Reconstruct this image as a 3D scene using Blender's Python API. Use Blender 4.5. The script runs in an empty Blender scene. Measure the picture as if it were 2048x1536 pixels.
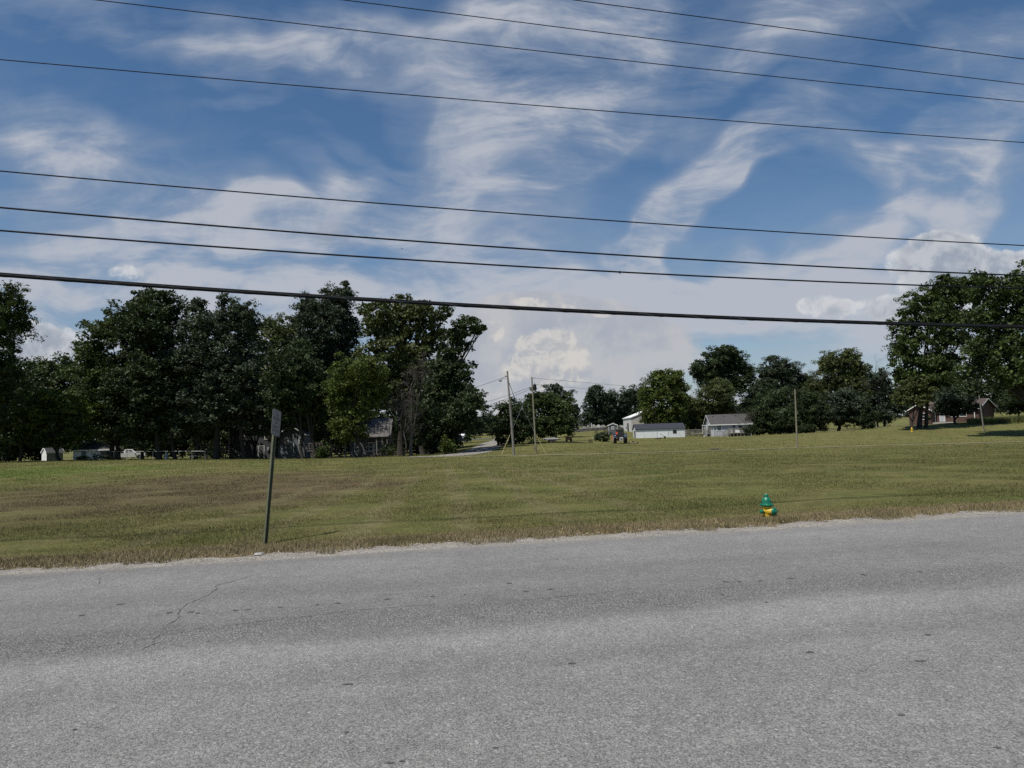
import bpy, math, random
import numpy as np
from mathutils import Matrix, Vector
R = math.radians
C = bpy.context.scene.collection
SC = bpy.context.scene
rng = np.random.default_rng(7)
random.seed(7)

# ------------------------------------------------------------------ camera
F, CX, CY = 1450.0, 1024.0, 768.0
HCAM = 1.70
PITCH = math.atan2(102.0, F)
ROLL = R(1.8)
cp, sp, cr, sr = math.cos(PITCH), math.sin(PITCH), math.cos(ROLL), math.sin(ROLL)
FW = np.array([0, cp, sp]); U0 = np.array([0, -sp, cp]); R0 = np.array([1.0, 0, 0])
RT = R0*cr - U0*sr
UP = U0*cr + R0*sr
CAM = np.array([0, 0, HCAM])

def ray(px, py): return FW + RT*(px-CX)/F + UP*(CY-py)/F
def at(px, py, Y):
    d = ray(px, py); return CAM + d*(Y/d[1])
def gp(px, py, z=0.0):
    d = ray(px, py); return CAM + d*((z-HCAM)/d[2])

cam = bpy.data.cameras.new('camera'); co = bpy.data.objects.new('camera', cam); C.objects.link(co)
cam.sensor_fit = 'HORIZONTAL'; cam.sensor_width = 36.0; cam.lens = 36.0*F/2048.0
cam.clip_start = 0.05; cam.clip_end = 20000
m = Matrix.Identity(4)
for i in range(3):
    m[i][0] = RT[i]; m[i][1] = UP[i]; m[i][2] = -FW[i]; m[i][3] = CAM[i]
co.matrix_world = m
SC.camera = co

# road frame: far grass edge of the road, seen at these two pixels
e0, e1 = gp(0, 1135), gp(2048, 1015)
RA = math.atan2(e1[1]-e0[1], e1[0]-e0[0])
RD = np.array([math.cos(RA), math.sin(RA), 0]); RN = np.array([-math.sin(RA), math.cos(RA), 0])
PEDGE = float(e0 @ RN)            # perpendicular distance of the grass edge
def rp(s, p, z=0.0):
    v = RD*s + RN*p; return np.array([v[0], v[1], z])

# ------------------------------------------------------------------ terrain
CPS = [ # (pixel x, pixel y, distance)
 (-300,935,90),(0,925,92),(260,921,95),(530,919,96),(760,914,94),(870,911,92),(1028,911,83),(1180,907,84),(1400,901,86),(1594,895,90),(1800,889,93),(2048,882,96),(2350,872,100),
 (-300,932,160),(0,926,160),(258,917,165),(530,915,150),(760,911,125),(900,903,118),(990,884,135),(970,877,200),(925,885,190),
 (1105,885,118),(1020,893,110),(1240,888,125),(1268,879,150),(1368,873,156),(1435,874,165),(1560,869,158),(1678,862,168),(1753,858,150),(1825,851,137),(1880,846,160),(1990,836,160),(2300,822,165),
 (1950,875,112),(2048,868,118),
 (1180,868,190),(1180,864,222),(1200,855,240),(1100,868,240),(1255,864,200),(1350,866,230),(1600,855,260),(1900,842,260),(2300,815,260),
 (-300,935,300),(200,915,300),(700,900,300),(960,868,280),(1150,853,320),(1500,845,340),(2000,825,340),
]
cx_, cz_ = [], []
def warp(x, y):
    r = np.hypot(x, y); th = np.arctan2(x, y)
    return np.stack([th*1.6, np.log(np.maximum(r, 1.0))*0.9], -1)
for px, py, Y in CPS:
    p = at(px, py, Y); cx_.append((p[0], p[1])); cz_.append(p[2])
for p in (13.0, 14.0):
    for s in (-60, -30, -12, -5, 0, 5, 12, 30, 60):
        v = rp(s, p); cx_.append((v[0], v[1])); cz_.append(0.0 if p < 13.5 else -0.03)
h0 = gp(1535, 1031, -0.10)
for u in (-1.0, -.7, -.35, 0, .35, .7, 1.0):
    cx_.append((u*22, 22)); cz_.append(-.16)
    cx_.append((u*42, 42)); cz_.append(-.36)
for th in (-170, -130, -95, -70, 70, 95, 130, 170):
    for r in (15, 60, 200, 900):
        if abs(th) < 100 and r > 100: continue
        cx_.append((math.sin(R(th))*r, math.cos(R(th))*r)); cz_.append(-.05)
for th in range(-60, 61, 20):
    cx_.append((math.sin(R(th))*1500, math.cos(R(th))*1500)); cz_.append(3.0)
cx_ = np.array(cx_); cz_ = np.array(cz_)
W_ = warp(cx_[:, 0], cx_[:, 1])
def phi(d): return np.where(d > 1e-9, d*d*np.log(np.maximum(d, 1e-9)), 0.0)
n_ = len(W_)
K = phi(np.linalg.norm(W_[:, None]-W_[None], axis=-1)) + np.eye(n_)*0.004
P_ = np.concatenate([np.ones((n_, 1)), W_], 1)
Asys = np.block([[K, P_], [P_.T, np.zeros((3, 3))]])
sol = np.linalg.solve(Asys, np.concatenate([cz_, np.zeros(3)]))
def gz(x, y):
    x = np.atleast_1d(np.asarray(x, float)); y = np.atleast_1d(np.asarray(y, float))
    out = np.empty(len(x))
    for i in range(0, len(x), 20000):
        w = warp(x[i:i+20000], y[i:i+20000])
        k = phi(np.linalg.norm(w[:, None]-W_[None], axis=-1))
        out[i:i+20000] = k @ sol[:n_] + sol[n_] + w @ sol[n_+1:]
    perp = x*RN[0] + y*RN[1]
    t = np.clip((perp-(PEDGE+.2))/4.0, 0, 1); t = t*t*(3-2*t)
    return out*t - 0.03*(1-t)
def g1(x, y): return float(gz(x, y)[0])
def base(px, Y, sink=0.0):
    """ground point in the direction of pixel column px (near the ground line) at depth Y"""
    py = 870 - math.tan(ROLL)*(px-CX) + 20
    p = at(px, py, Y); p[2] = g1(p[0], p[1]) - sink
    return p
def pxm(Y): return Y/F             # metres per pixel at depth Y

# ------------------------------------------------------------------ objects
def tag(o, label=None, cat=None, group=None, kind=None):
    if label: o['label'] = label
    if cat: o['category'] = cat
    if group: o['group'] = group
    if kind: o['kind'] = kind
    return o
def empty(name, loc, rz=0.0, label=None, cat=None, group=None):
    o = bpy.data.objects.new(name, None); C.objects.link(o)
    o.location = [float(v) for v in loc]; o.rotation_euler = (0, 0, rz); o.empty_display_size = .3
    return tag(o, label, cat, group)
def mesh_np(name, verts, faces_n, mat, parent=None, smooth=False, sides=4):
    """verts (N,3); faces_n (M,sides) index array"""
    me = bpy.data.meshes.new(name)
    v = np.asarray(verts, np.float32); f = np.asarray(faces_n, np.int32)
    me.vertices.add(len(v)); me.vertices.foreach_set('co', v.ravel())
    me.loops.add(f.size); me.loops.foreach_set('vertex_index', f.ravel())
    me.polygons.add(len(f)); me.polygons.foreach_set('loop_start', np.arange(len(f), dtype=np.int32)*sides)
    me.polygons.foreach_set('loop_total', np.full(len(f), sides, np.int32))
    me.update(calc_edges=True)
    me.polygons.foreach_set('use_smooth', np.full(len(f), smooth, bool))
    if mat: me.materials.append(mat)
    o = bpy.data.objects.new(name, me); C.objects.link(o)
    if parent: o.parent = parent
    return o
class MB:
    def __init__(self): self.v = []; self.f = []; self.mi = []; self.cur = 0
    def add(self, vs, fs):
        b = len(self.v); self.v += [tuple(float(c) for c in p) for p in vs]
        for f in fs: self.f.append([b+i for i in f]); self.mi.append(self.cur)
        return self
    def box(self, x0, x1, y0, y1, z0, z1):
        vs = [(x, y, z) for z in (z0, z1) for y in (y0, y1) for x in (x0, x1)]
        return self.add(vs, [(0,2,3,1),(4,5,7,6),(0,1,5,4),(2,6,7,3),(0,4,6,2),(1,3,7,5)])
    def bevbox(self, x0, x1, y0, y1, z0, z1, b=.02):
        bmx = [(x0+b,y0),(x1-b,y0),(x1,y0+b),(x1,y1-b),(x1-b,y1),(x0+b,y1),(x0,y1-b),(x0,y0+b)]
        cxm, cym = (x0+x1)/2, (y0+y1)/2
        rings = []
        for z, k in ((z0, b),(z0+b, 0),(z1-b, 0),(z1, b)):
            rings.append([(x-(b if x > cxm else -b)*(k > 0), y-(b if y > cym else -b)*(k > 0), z) for x, y in bmx])
        vs = sum(rings, []); fs = [list(range(7, -1, -1)), [24+i for i in range(8)]]
        for r in range(3):
            for i in range(8):
                j = (i+1) % 8; fs.append((r*8+i, r*8+j, r*8+8+j, r*8+8+i))
        return self.add(vs, fs)
    def prism(self, poly, a0, a1, axis='y'):
        """poly: 2-D outline; extruded along axis. axis y: poly=(x,z); axis x: poly=(y,z); axis z: poly=(x,y)"""
        def P(p, a): return (p[0], a, p[1]) if axis == 'y' else ((a, p[0], p[1]) if axis == 'x' else (p[0], p[1], a))
        n = len(poly)
        vs = [P(p, a0) for p in poly] + [P(p, a1) for p in poly]
        fs = [list(range(n)), list(range(2*n-1, n-1, -1))] + [(i, i+n, (i+1) % n+n, (i+1) % n) for i in range(n)]
        return self.add(vs, fs)
    def tube(self, pts, rad, n=8, cap=True):
        pts = [np.asarray(p, float) for p in pts]
        if not hasattr(rad, '__len__'): rad = [rad]*len(pts)
        b = len(self.v); prev = None
        for i, p in enumerate(pts):
            t = pts[min(i+1, len(pts)-1)]-pts[max(i-1, 0)]; t = t/(np.linalg.norm(t)+1e-9)
            if prev is None:
                a = np.array([0, 0, 1.0]) if abs(t[2]) < .9 else np.array([1.0, 0, 0])
                x = np.cross(a, t)
            else: x = prev - t*(prev @ t)
            x = x/(np.linalg.norm(x)+1e-9); prev = x; y = np.cross(t, x)
            for k in range(n):
                an = 2*math.pi*k/n
                self.v.append(tuple(p + (x*math.cos(an)+y*math.sin(an))*rad[i]))
        for i in range(len(pts)-1):
            for k in range(n):
                j = (k+1) % n
                self.f.append([b+i*n+k, b+i*n+j, b+(i+1)*n+j, b+(i+1)*n+k]); self.mi.append(self.cur)
        if cap:
            self.f.append([b+k for k in range(n)][::-1]); self.mi.append(self.cur)
            e = b+(len(pts)-1)*n
            self.f.append([e+k for k in range(n)]); self.mi.append(self.cur)
        return self
    def lathe(self, prof, n=24, M=None):
        """prof [(r,z)...] around z, optional matrix"""
        b = len(self.v)
        for r, z in prof:
            for k in range(n):
                an = 2*math.pi*k/n; p = Vector((r*math.cos(an), r*math.sin(an), z))
                if M is not None: p = M @ p
                self.v.append(tuple(p))
        for i in range(len(prof)-1):
            for k in range(n):
                j = (k+1) % n
                self.f.append([b+i*n+k, b+i*n+j, b+(i+1)*n+j, b+(i+1)*n+k]); self.mi.append(self.cur)
        self.f.append([b+k for k in range(n)][::-1]); self.mi.append(self.cur)
        e = b+(len(prof)-1)*n
        self.f.append([e+k for k in range(n)]); self.mi.append(self.cur)
        return self
    def build(self, name, mat, parent=None, smooth=False, label=None):
        me = bpy.data.meshes.new(name); me.from_pydata(self.v, [], self.f); me.update()
        for mm in (mat if isinstance(mat, (list, tuple)) else [mat]): me.materials.append(mm)
        if any(self.mi): me.polygons.foreach_set('material_index', np.array(self.mi, np.int32))
        if smooth:
            me.polygons.foreach_set('use_smooth', np.ones(len(me.polygons), bool))
            try: me.set_sharp_from_angle(angle=R(40))
            except Exception: pass
        o = bpy.data.objects.new(name, me); C.objects.link(o)
        if parent: o.parent = parent
        if label: o['label'] = label
        return o
def copy_tree(o, parent=None):
    c = o.copy(); C.objects.link(c); c.parent = parent
    for ch in list(o.children): copy_tree(ch, c)
    return c

# ------------------------------------------------------------------ materials
class NT:
    def __init__(self, nt): self.nt = nt; self.L = nt.links
    def n(self, t, **kw):
        nd = self.nt.nodes.new(t)
        for k, v in kw.items():
            if k == 'ins':
                for a, b in v.items(): self.set(nd, a, b)
            else: setattr(nd, k, v)
        return nd
    def set(self, nd, a, b):
        s = nd.inputs[a]
        if isinstance(b, bpy.types.NodeSocket): self.L.new(b, s)
        elif isinstance(b, bpy.types.Node): self.L.new(b.outputs[0], s)
        else:
            if hasattr(s.default_value, '__len__') and not hasattr(b, '__len__'): b = [b]*len(s.default_value)
            if hasattr(b, '__len__') and len(s.default_value) == 4 and len(b) == 3: b = (*b, 1)
            s.default_value = b
    def math(self, op, a, b=None, c=None, clamp=False):
        nd = self.nt.nodes.new('ShaderNodeMath'); nd.operation = op; nd.use_clamp = clamp
        self.set(nd, 0, a)
        if b is not None: self.set(nd, 1, b)
        if c is not None: self.set(nd, 2, c)
        return nd.outputs[0]
    def vmath(self, op, a, b=None):
        nd = self.nt.nodes.new('ShaderNodeVectorMath'); nd.operation = op
        self.set(nd, 0, a)
        if b is not None: self.set(nd, 1, b)
        return nd.outputs['Value'] if op in ('LENGTH', 'DOT_PRODUCT', 'DISTANCE') else nd.outputs[0]
    def mix(self, fac, a, b, mode='MIX', clamp=True):
        nd = self.nt.nodes.new('ShaderNodeMix'); nd.data_type = 'RGBA'; nd.blend_type = mode; nd.clamp_factor = clamp
        self.set(nd, 0, fac); self.set(nd, 6, a); self.set(nd, 7, b)
        return nd.outputs[2]
    def noise(self, vec, scale, detail=4, rough=.55, dist=0.0, dim='3D', w=None):
        nd = self.nt.nodes.new('ShaderNodeTexNoise'); nd.noise_dimensions = dim
        if vec is not None: self.set(nd, 'Vector', vec)
        nd.inputs['Scale'].default_value = scale; nd.inputs['Detail'].default_value = detail
        nd.inputs['Roughness'].default_value = rough; nd.inputs['Distortion'].default_value = dist
        return nd.outputs[0]
    def vor(self, vec, scale, feature='F1'):
        nd = self.nt.nodes.new('ShaderNodeTexVoronoi'); nd.feature = feature
        self.set(nd, 'Vector', vec); nd.inputs['Scale'].default_value = scale
        return nd
    def ramp(self, v, lo, hi, a=0.0, b=1.0, smooth=True):
        nd = self.nt.nodes.new('ShaderNodeMapRange'); nd.interpolation_type = 'SMOOTHSTEP' if smooth else 'LINEAR'
        self.set(nd, 0, v)
        for i, x in enumerate((lo, hi, a, b)): self.set(nd, 1+i, x)
        return nd.outputs[0]
    def mapping(self, vec, loc=(0,0,0), rot=(0,0,0), scale=(1,1,1), typ='POINT'):
        nd = self.nt.nodes.new('ShaderNodeMapping'); nd.vector_type = typ
        self.set(nd, 'Vector', vec); nd.inputs['Location'].default_value = loc
        nd.inputs['Rotation'].default_value = rot; nd.inputs['Scale'].default_value = scale
        return nd.outputs[0]
def new_mat(name):
    mt = bpy.data.materials.new(name); mt.use_nodes = True
    nt = mt.node_tree; nt.nodes.clear(); t = NT(nt)
    out = t.n('ShaderNodeOutputMaterial'); b = t.n('ShaderNodeBsdfPrincipled')
    t.L.new(b.outputs[0], out.inputs[0])
    return mt, t, b, out
def objco(t): return t.n('ShaderNodeTexCoord').outputs['Object']
def simple(name, col, rough=.7, var=.15, scale=3.0, metallic=0.0, spec=.3, bump=0.0, bscale=40, dirt=None, dscale=1.2):
    mt, t, b, out = new_mat(name); oc = objco(t)
    nz = t.noise(oc, scale, 5, .6)
    k = t.ramp(nz, .3, .7, 1-var, 1+var, False)
    c = t.mix(1.0, (*col, 1), t.n('ShaderNodeCombineColor', ins={0: k, 1: k, 2: k}).outputs[0], 'MULTIPLY')
    if dirt:
        dn = t.noise(oc, dscale, 6, .65)
        c = t.mix(t.ramp(dn, .5, .72, 0, .75), c, (*dirt, 1))
    t.set(b, 'Base Color', c); b.inputs['Roughness'].default_value = rough; b.inputs['Metallic'].default_value = metallic
    b.inputs['Specular IOR Level'].default_value = spec
    if bump:
        bn = t.n('ShaderNodeBump', ins={'Strength': bump, 'Distance': .02, 'Height': t.noise(oc, bscale, 4)})
        t.set(b, 'Normal', bn.outputs[0])
    return mt
def siding(name, col, period=.16, vertical=False, var=.08, dark=.72, rough=.6, dirt=None):
    """lapped boards or ribbed sheet: lines along the wall every `period` metres"""
    mt, t, b, out = new_mat(name); oc = objco(t)
    sep = t.n('ShaderNodeSeparateXYZ', ins={0: oc})
    if vertical: co_ = t.math('ADD', sep.outputs[0], sep.outputs[1])
    else: co_ = sep.outputs[2]
    fr = t.math('FRACT', t.math('DIVIDE', co_, period))
    line = t.ramp(fr, .0, .16, 0, 1)
    nz = t.noise(oc, 1.7, 5, .6)
    k = t.math('MULTIPLY', t.ramp(nz, .3, .7, 1-var, 1+var, False), t.ramp(line, 0, 1, dark, 1, False))
    c = t.mix(1.0, (*col, 1), t.n('ShaderNodeCombineColor', ins={0: k, 1: k, 2: k}).outputs[0], 'MULTIPLY')
    if dirt: c = t.mix(t.ramp(t.noise(oc, .9, 6, .65), .52, .75, 0, .6), c, (*dirt, 1))
    t.set(b, 'Base Color', c); b.inputs['Roughness'].default_value = rough; b.inputs['Specular IOR Level'].default_value = .25
    bn = t.n('ShaderNodeBump', ins={'Strength': .5, 'Distance': .02, 'Height': fr})
    t.set(b, 'Normal', bn.outputs[0])
    return mt
# ---- ground colour shared by the soil sheet and the grass blades (same world coordinates)
def ground_colour(t, oc):
    road = t.mapping(oc, rot=(0, 0, -RA))                   # x along the road, y across
    sx = t.n('ShaderNodeSeparateXYZ', ins={0: road})
    sw = t.n('ShaderNodeSeparateXYZ', ins={0: oc})
    n_big = t.noise(oc, .045, 4, .55, .4)
    n_mid = t.noise(oc, .22, 5, .6, .6)
    n_small = t.noise(oc, 1.3, 5, .65)
    n_fine = t.noise(oc, 9.0, 4, .7)
    streak = t.noise(t.mapping(road, scale=(.05, .55, 1)), 1.0, 5, .6, .5)   # mowing lines along the road
    green = (.128, .138, .046); olive = (.160, .150, .060); brown = (.138, .107, .060); straw = (.20, .175, .092)
    c = t.mix(t.ramp(n_mid, .35, .66), green, olive)
    c = t.mix(t.ramp(streak, .42, .72, 0, .5), c, olive)
    c = t.mix(t.ramp(streak, .60, .8, 0, .35), c, straw)
    # scorched patch on the left of the field
    bc = gp(395, 972, -.25)
    d = t.vmath('LENGTH', t.mapping(oc, loc=(float(bc[0]), float(bc[1]), 0), rot=(0, 0, R(8)), scale=(9.0, 17.0, 1000), typ='TEXTURE'))
    dm = t.math('ADD', d, t.ramp(n_mid, .3, .7, -.5, .5, False))
    bm = t.ramp(dm, .55, 1.3, 1, 0)
    c = t.mix(t.math('MULTIPLY', bm, t.ramp(n_small, .3, .7, 1.0, .7)), c, brown)
    # second dry area right of the sign
    bc2 = gp(640, 975, -.25)
    d2 = t.vmath('LENGTH', t.mapping(oc, loc=(float(bc2[0]), float(bc2[1]), 0), scale=(3.6, 12.0, 1000), typ='TEXTURE'))
    bm2 = t.ramp(t.math('ADD', d2, t.ramp(n_mid, .3, .7, -.4, .4, False)), .4, 1.1, 1, 0)
    c = t.mix(t.math('MULTIPLY', bm2, .8), c, brown)
    # greener grass far left
    gc = gp(90, 945, -.2)
    d3 = t.vmath('LENGTH', t.mapping(oc, loc=(float(gc[0]), float(gc[1]), 0), scale=(12.0, 16.0, 1000), typ='TEXTURE'))
    c = t.mix(t.ramp(t.math('ADD', d3, t.ramp(n_mid, .3, .7, -.4, .4, False)), .3, 1.0, .8, 0), c, (.112, .145, .036))
    # mown stripes running away from the road in the middle of the field
    ang = math.atan2(-4.0, 40.0)
    st = t.mapping(oc, rot=(0, 0, ang))
    sst = t.n('ShaderNodeSeparateXYZ', ins={0: st})
    wob = t.math('ADD', sst.outputs[0], t.ramp(n_mid, 0, 1, -.6, .6, False))
    wave = t.math('SINE', t.math('MULTIPLY', wob, 3.2))
    sc_ = gp(880, 985, -.2)
    d4 = t.vmath('LENGTH', t.mapping(oc, loc=(float(sc_[0]), float(sc_[1]), 0), scale=(9.0, 40.0, 1000), typ='TEXTURE'))
    sm = t.math('MULTIPLY', t.ramp(d4, .5, 1.0, 1, 0), t.ramp(wave, .2, 1.0, 0, .85))
    c = t.mix(t.math('MULTIPLY', sm, t.ramp(n_small, .3, .7, .3, 1)), c, (.185, .165, .085))
    # broad and fine variation
    k = t.math('MULTIPLY', t.ramp(n_big, .3, .7, .84, 1.14, False), t.ramp(n_small, .28, .72, .74, 1.22, False))
    k = t.math('MULTIPLY', k, t.ramp(n_fine, .25, .75, .72, 1.26, False))
    c = t.mix(1.0, c, t.n('ShaderNodeCombineColor', ins={0: k, 1: k, 2: k}).outputs[0], 'MULTIPLY', )
    c = t.mix(t.ramp(n_small, .62, .78, 0, .35), c, straw)
    # dry verge next to the road
    vn = t.math('ADD', sx.outputs[1], t.ramp(t.noise(oc, .9, 4, .6), 0, 1, -.55, .55, False))
    ve = t.ramp(vn, PEDGE+.75, PEDGE+1.75, 1, 0)
    vcol = t.mix(t.ramp(n_fine, .3, .7), (.125, .098, .050), (.23, .19, .105))
    c = t.mix(ve, c, vcol)
    return c, n_fine, n_small

M = {}
def make_ground_mats():
    mt, t, b, out = new_mat('field_soil'); oc = objco(t)
    c, nf, ns = ground_colour(t, oc)
    nx = t.noise(oc, 34.0, 3, .7)
    k = t.ramp(nx, .3, .7, .55, 1.3, False)
    c = t.mix(1.0, c, t.n('ShaderNodeCombineColor', ins={0: k, 1: k, 2: k}).outputs[0], 'MULTIPLY')
    t.set(b, 'Base Color', c); b.inputs['Roughness'].default_value = .95; b.inputs['Specular IOR Level'].default_value = .05
    h = t.math('ADD', t.math('MULTIPLY', nf, .6), t.math('MULTIPLY', nx, .5))
    h = t.math('ADD', h, t.math('MULTIPLY', ns, 1.2))
    bn = t.n('ShaderNodeBump', ins={'Strength': .75, 'Distance': .10, 'Height': h})
    t.set(b, 'Normal', bn.outputs[0]); M['ground'] = mt
    # blades
    mt, t, b, out = new_mat('grass_blades'); oc = objco(t)
    c, nf, ns = ground_colour(t, oc)
    ri = t.n('ShaderNodeNewGeometry').outputs['Random Per Island']
    k = t.ramp(ri, 0, 1, .95, 1.75, False)
    c = t.mix(1.0, c, t.n('ShaderNodeCombineColor', ins={0: k, 1: k, 2: k}).outputs[0], 'MULTIPLY')
    c = t.mix(t.ramp(ri, .86, .93, 0, .55), c, (.19, .165, .085))
    t.set(b, 'Base Color', c); b.inputs['Roughness'].default_value = .75; b.inputs['Specular IOR Level'].default_value = .15
    tr = t.n('ShaderNodeBsdfTranslucent'); t.set(tr, 0, c)
    mx = t.n('ShaderNodeMixShader', ins={0: .42}); t.L.new(b.outputs[0], mx.inputs[1]); t.L.new(tr.outputs[0], mx.inputs[2])
    t.L.new(mx.outputs[0], out.inputs[0]); M['blade'] = mt
    # dry blades
    mt, t, b, out = new_mat('dry_blades'); oc = objco(t)
    ri = t.n('ShaderNodeNewGeometry').outputs['Random Per Island']
    c = t.mix(t.ramp(ri, 0, 1, 0, 1, False), (.13, .102, .052), (.38, .31, .18))
    c = t.mix(t.ramp(t.noise(oc, .8, 4), .45, .65, 0, .6), c, (.085, .085, .03))
    t.set(b, 'Base Color', c); b.inputs['Roughness'].default_value = .8; b.inputs['Specular IOR Level'].default_value = .15
    M['dry'] = mt
    # asphalt
    mt, t, b, out = new_mat('old_asphalt'); oc = objco(t)
    road = t.mapping(oc, rot=(0, 0, -RA)); sx = t.n('ShaderNodeSeparateXYZ', ins={0: road})
    v1 = t.vor(oc, 115.0); v2 = t.vor(oc, 62.0)
    stone = t.n('ShaderNodeSeparateColor', ins={0: v1.outputs['Color']}).outputs[0]
    stone2 = t.n('ShaderNodeSeparateColor', ins={0: v2.outputs['Color']}).outputs[1]
    band = t.noise(t.mapping(road, scale=(.035, .75, 1)), 1.0, 4, .55, .35)
    blot = t.noise(oc, .55, 5, .62); mid = t.noise(oc, 4.5, 5, .65); fine = t.noise(oc, 60, 3, .7)
    k = t.math('MULTIPLY', t.ramp(band, .3, .7, .86, 1.14, False), t.ramp(blot, .3, .7, .90, 1.10, False))
    k = t.math('MULTIPLY', k, t.ramp(mid, .28, .72, .90, 1.10, False))
    k = t.math('MULTIPLY', k, t.ramp(stone, 0, 1, .54, 1.44, False))
    k = t.math('MULTIPLY', k, t.ramp(fine, .25, .75, .84, 1.16, False))
    k = t.math('MULTIPLY', k, t.ramp(t.noise(oc, 24.0, 3, .75), .28, .72, .86, 1.14, False))
    k = t.math('ADD', k, t.ramp(stone2, .93, 1.0, 0, .55))         # pale chippings
    # coarse, ravelled strip between the lanes
    pc0, pc1 = gp(200, 1300) @ RN, gp(1500, 1190) @ RN
    pc = (pc0+pc1)/2
    wv = t.math('ADD', sx.outputs[1], t.ramp(t.noise(t.mapping(road, scale=(.3, 1, 1)), 1.2, 4), 0, 1, -.45, .45, False))
    rav = t.math('MULTIPLY', t.ramp(wv, pc-.35, pc-.05, 0, 1), t.ramp(wv, pc+.3, pc+1.0, 1, 0))
    pit = t.vor(oc, 52.0)
    pits = t.ramp(pit.outputs['Distance'], .35, .72, 0, 1)
    k = t.math('MULTIPLY', k, t.mix(rav, (1, 1, 1), t.ramp(pits, 0, 1, 1.16, .62, False)))
    edge = t.math('MULTIPLY', t.ramp(wv, pc-.55, pc-.35, 0, 1), t.ramp(wv, pc-.3, pc-.1, 1, 0))
    k = t.math('MULTIPLY', k, t.ramp(t.math('MULTIPLY', edge, t.ramp(mid, .45, .6)), 0, 1, 1, .84, False))
    # pale polished wheel track just on this side of it, darker lane centre
    tr1 = t.math('MULTIPLY', t.ramp(wv, pc-1.6, pc-.9, 0, 1), t.ramp(wv, pc-.6, pc-.2, 1, 0))
    k = t.math('MULTIPLY', k, t.ramp(tr1, 0, 1, 1, 1.12, False))
    tr2 = t.math('MULTIPLY', t.ramp(wv, pc+1.1, pc+1.7, 0, 1), t.ramp(wv, pc+1.9, pc+2.6, 1, 0))
    k = t.math('MULTIPLY', k, t.ramp(tr2, 0, 1, 1, .90, False))
    c = t.mix(1.0, (.188, .185, .177), t.n('ShaderNodeCombineColor', ins={0: k, 1: k, 2: k}).outputs[0], 'MULTIPLY')
    # dust near the shoulder
    du = t.ramp(t.math('ADD', sx.outputs[1], t.ramp(mid, 0, 1, -.25, .25, False)), PEDGE-1.15, PEDGE-.5, 0, .55)
    c = t.mix(du, c, (.27, .25, .215))
    # small dark tar and oil spots
    sv = t.vor(t.mapping(road, scale=(.7, 1.3, 1)), .85)
    spn = t.math('ADD', sv.outputs['Distance'], t.ramp(t.noise(oc, 14, 3), 0, 1, -.035, .035, False))
    spc = t.n('ShaderNodeSeparateColor', ins={0: sv.outputs['Color']}).outputs[0]
    thr = t.ramp(spc, .55, 1.0, -.02, .06, False)
    spot = t.ramp(t.math('SUBTRACT', spn, thr), 0, .02, .4, 0)
    c = t.mix(spot, c, (.05, .05, .048))
    t.set(b, 'Base Color', c); b.inputs['Roughness'].default_value = .88; b.inputs['Specular IOR Level'].default_value = .2
    h = t.math('ADD', t.math('MULTIPLY', v1.outputs['Distance'], -.8), t.math('MULTIPLY', fine, .4))
    h = t.math('ADD', h, t.math('MULTIPLY', t.math('MULTIPLY', rav, pits), -1.2))
    bn = t.n('ShaderNodeBump', ins={'Strength': .55, 'Distance': .012, 'Height': h})
    t.set(b, 'Normal', bn.outputs[0]); M['asphalt'] = mt
    M['tar'] = simple('tar_spot', (.075, .075, .072), .6, .3, 20)
    M['crack'] = simple('crack_fill', (.085, .082, .076), .95, .4, 12)
    # gravel
    def gravel(name, col, sc):
        mt, t, b, out = new_mat(name); oc = objco(t)
        v = t.vor(oc, sc); s = t.n('ShaderNodeSeparateColor', ins={0: v.outputs['Color']}).outputs[0]
        k = t.math('MULTIPLY', t.ramp(s, 0, 1, .55, 1.45, False), t.ramp(t.noise(oc, 2.0, 5, .65), .3, .7, .78, 1.2, False))
        c = t.mix(1.0, (*col, 1), t.n('ShaderNodeCombineColor', ins={0: k, 1: k, 2: k}).outputs[0], 'MULTIPLY')
        t.set(b, 'Base Color', c); b.inputs['Roughness'].default_value = .95; b.inputs['Specular IOR Level'].default_value = .1
        bn = t.n('ShaderNodeBump', ins={'Strength': .8, 'Distance': .02, 'Height': t.math('MULTIPLY', v.outputs['Distance'], -1)})
        t.set(b, 'Normal', bn.outputs[0]); return mt
    M['gravel'] = gravel('shoulder_gravel', (.27, .25, .22), 45)
    M['lane'] = gravel('lane_gravel', (.25, .235, .215), 9)
    M['path'] = gravel('path_gravel', (.24, .215, .15), 9)
    M['farroad'] = gravel('far_asphalt', (.10, .10, .10), 9)
    M['pebble'] = simple('pebble', (.32, .30, .27), .9, .35, 9)

def leaf_mat(name, a, b_, trans=.25, tcol=None):
    mt, t, b, out = new_mat(name); oc = objco(t)
    ri = t.n('ShaderNodeNewGeometry').outputs['Random Per Island']
    c = t.mix(t.ramp(ri, 0, 1, 0, 1, False), (*a, 1), (*b_, 1))
    nz = t.noise(oc, .35, 4, .6)
    k = t.ramp(nz, .34, .66, .55, 1.5, False)
    c = t.mix(1.0, c, t.n('ShaderNodeCombineColor', ins={0: k, 1: k, 2: k}).outputs[0], 'MULTIPLY')
    t.set(b, 'Base Color', c); b.inputs['Roughness'].default_value = .55; b.inputs['Specular IOR Level'].default_value = .25
    tr = t.n('ShaderNodeBsdfTranslucent'); t.set(tr, 0, t.mix(.4, c, (.10, .13, .02)))
    mx = t.n('ShaderNodeMixShader', ins={0: trans}); t.L.new(b.outputs[0], mx.inputs[1]); t.L.new(tr.outputs[0], mx.inputs[2])
    t.L.new(mx.outputs[0], out.inputs[0])
    return mt
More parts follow.
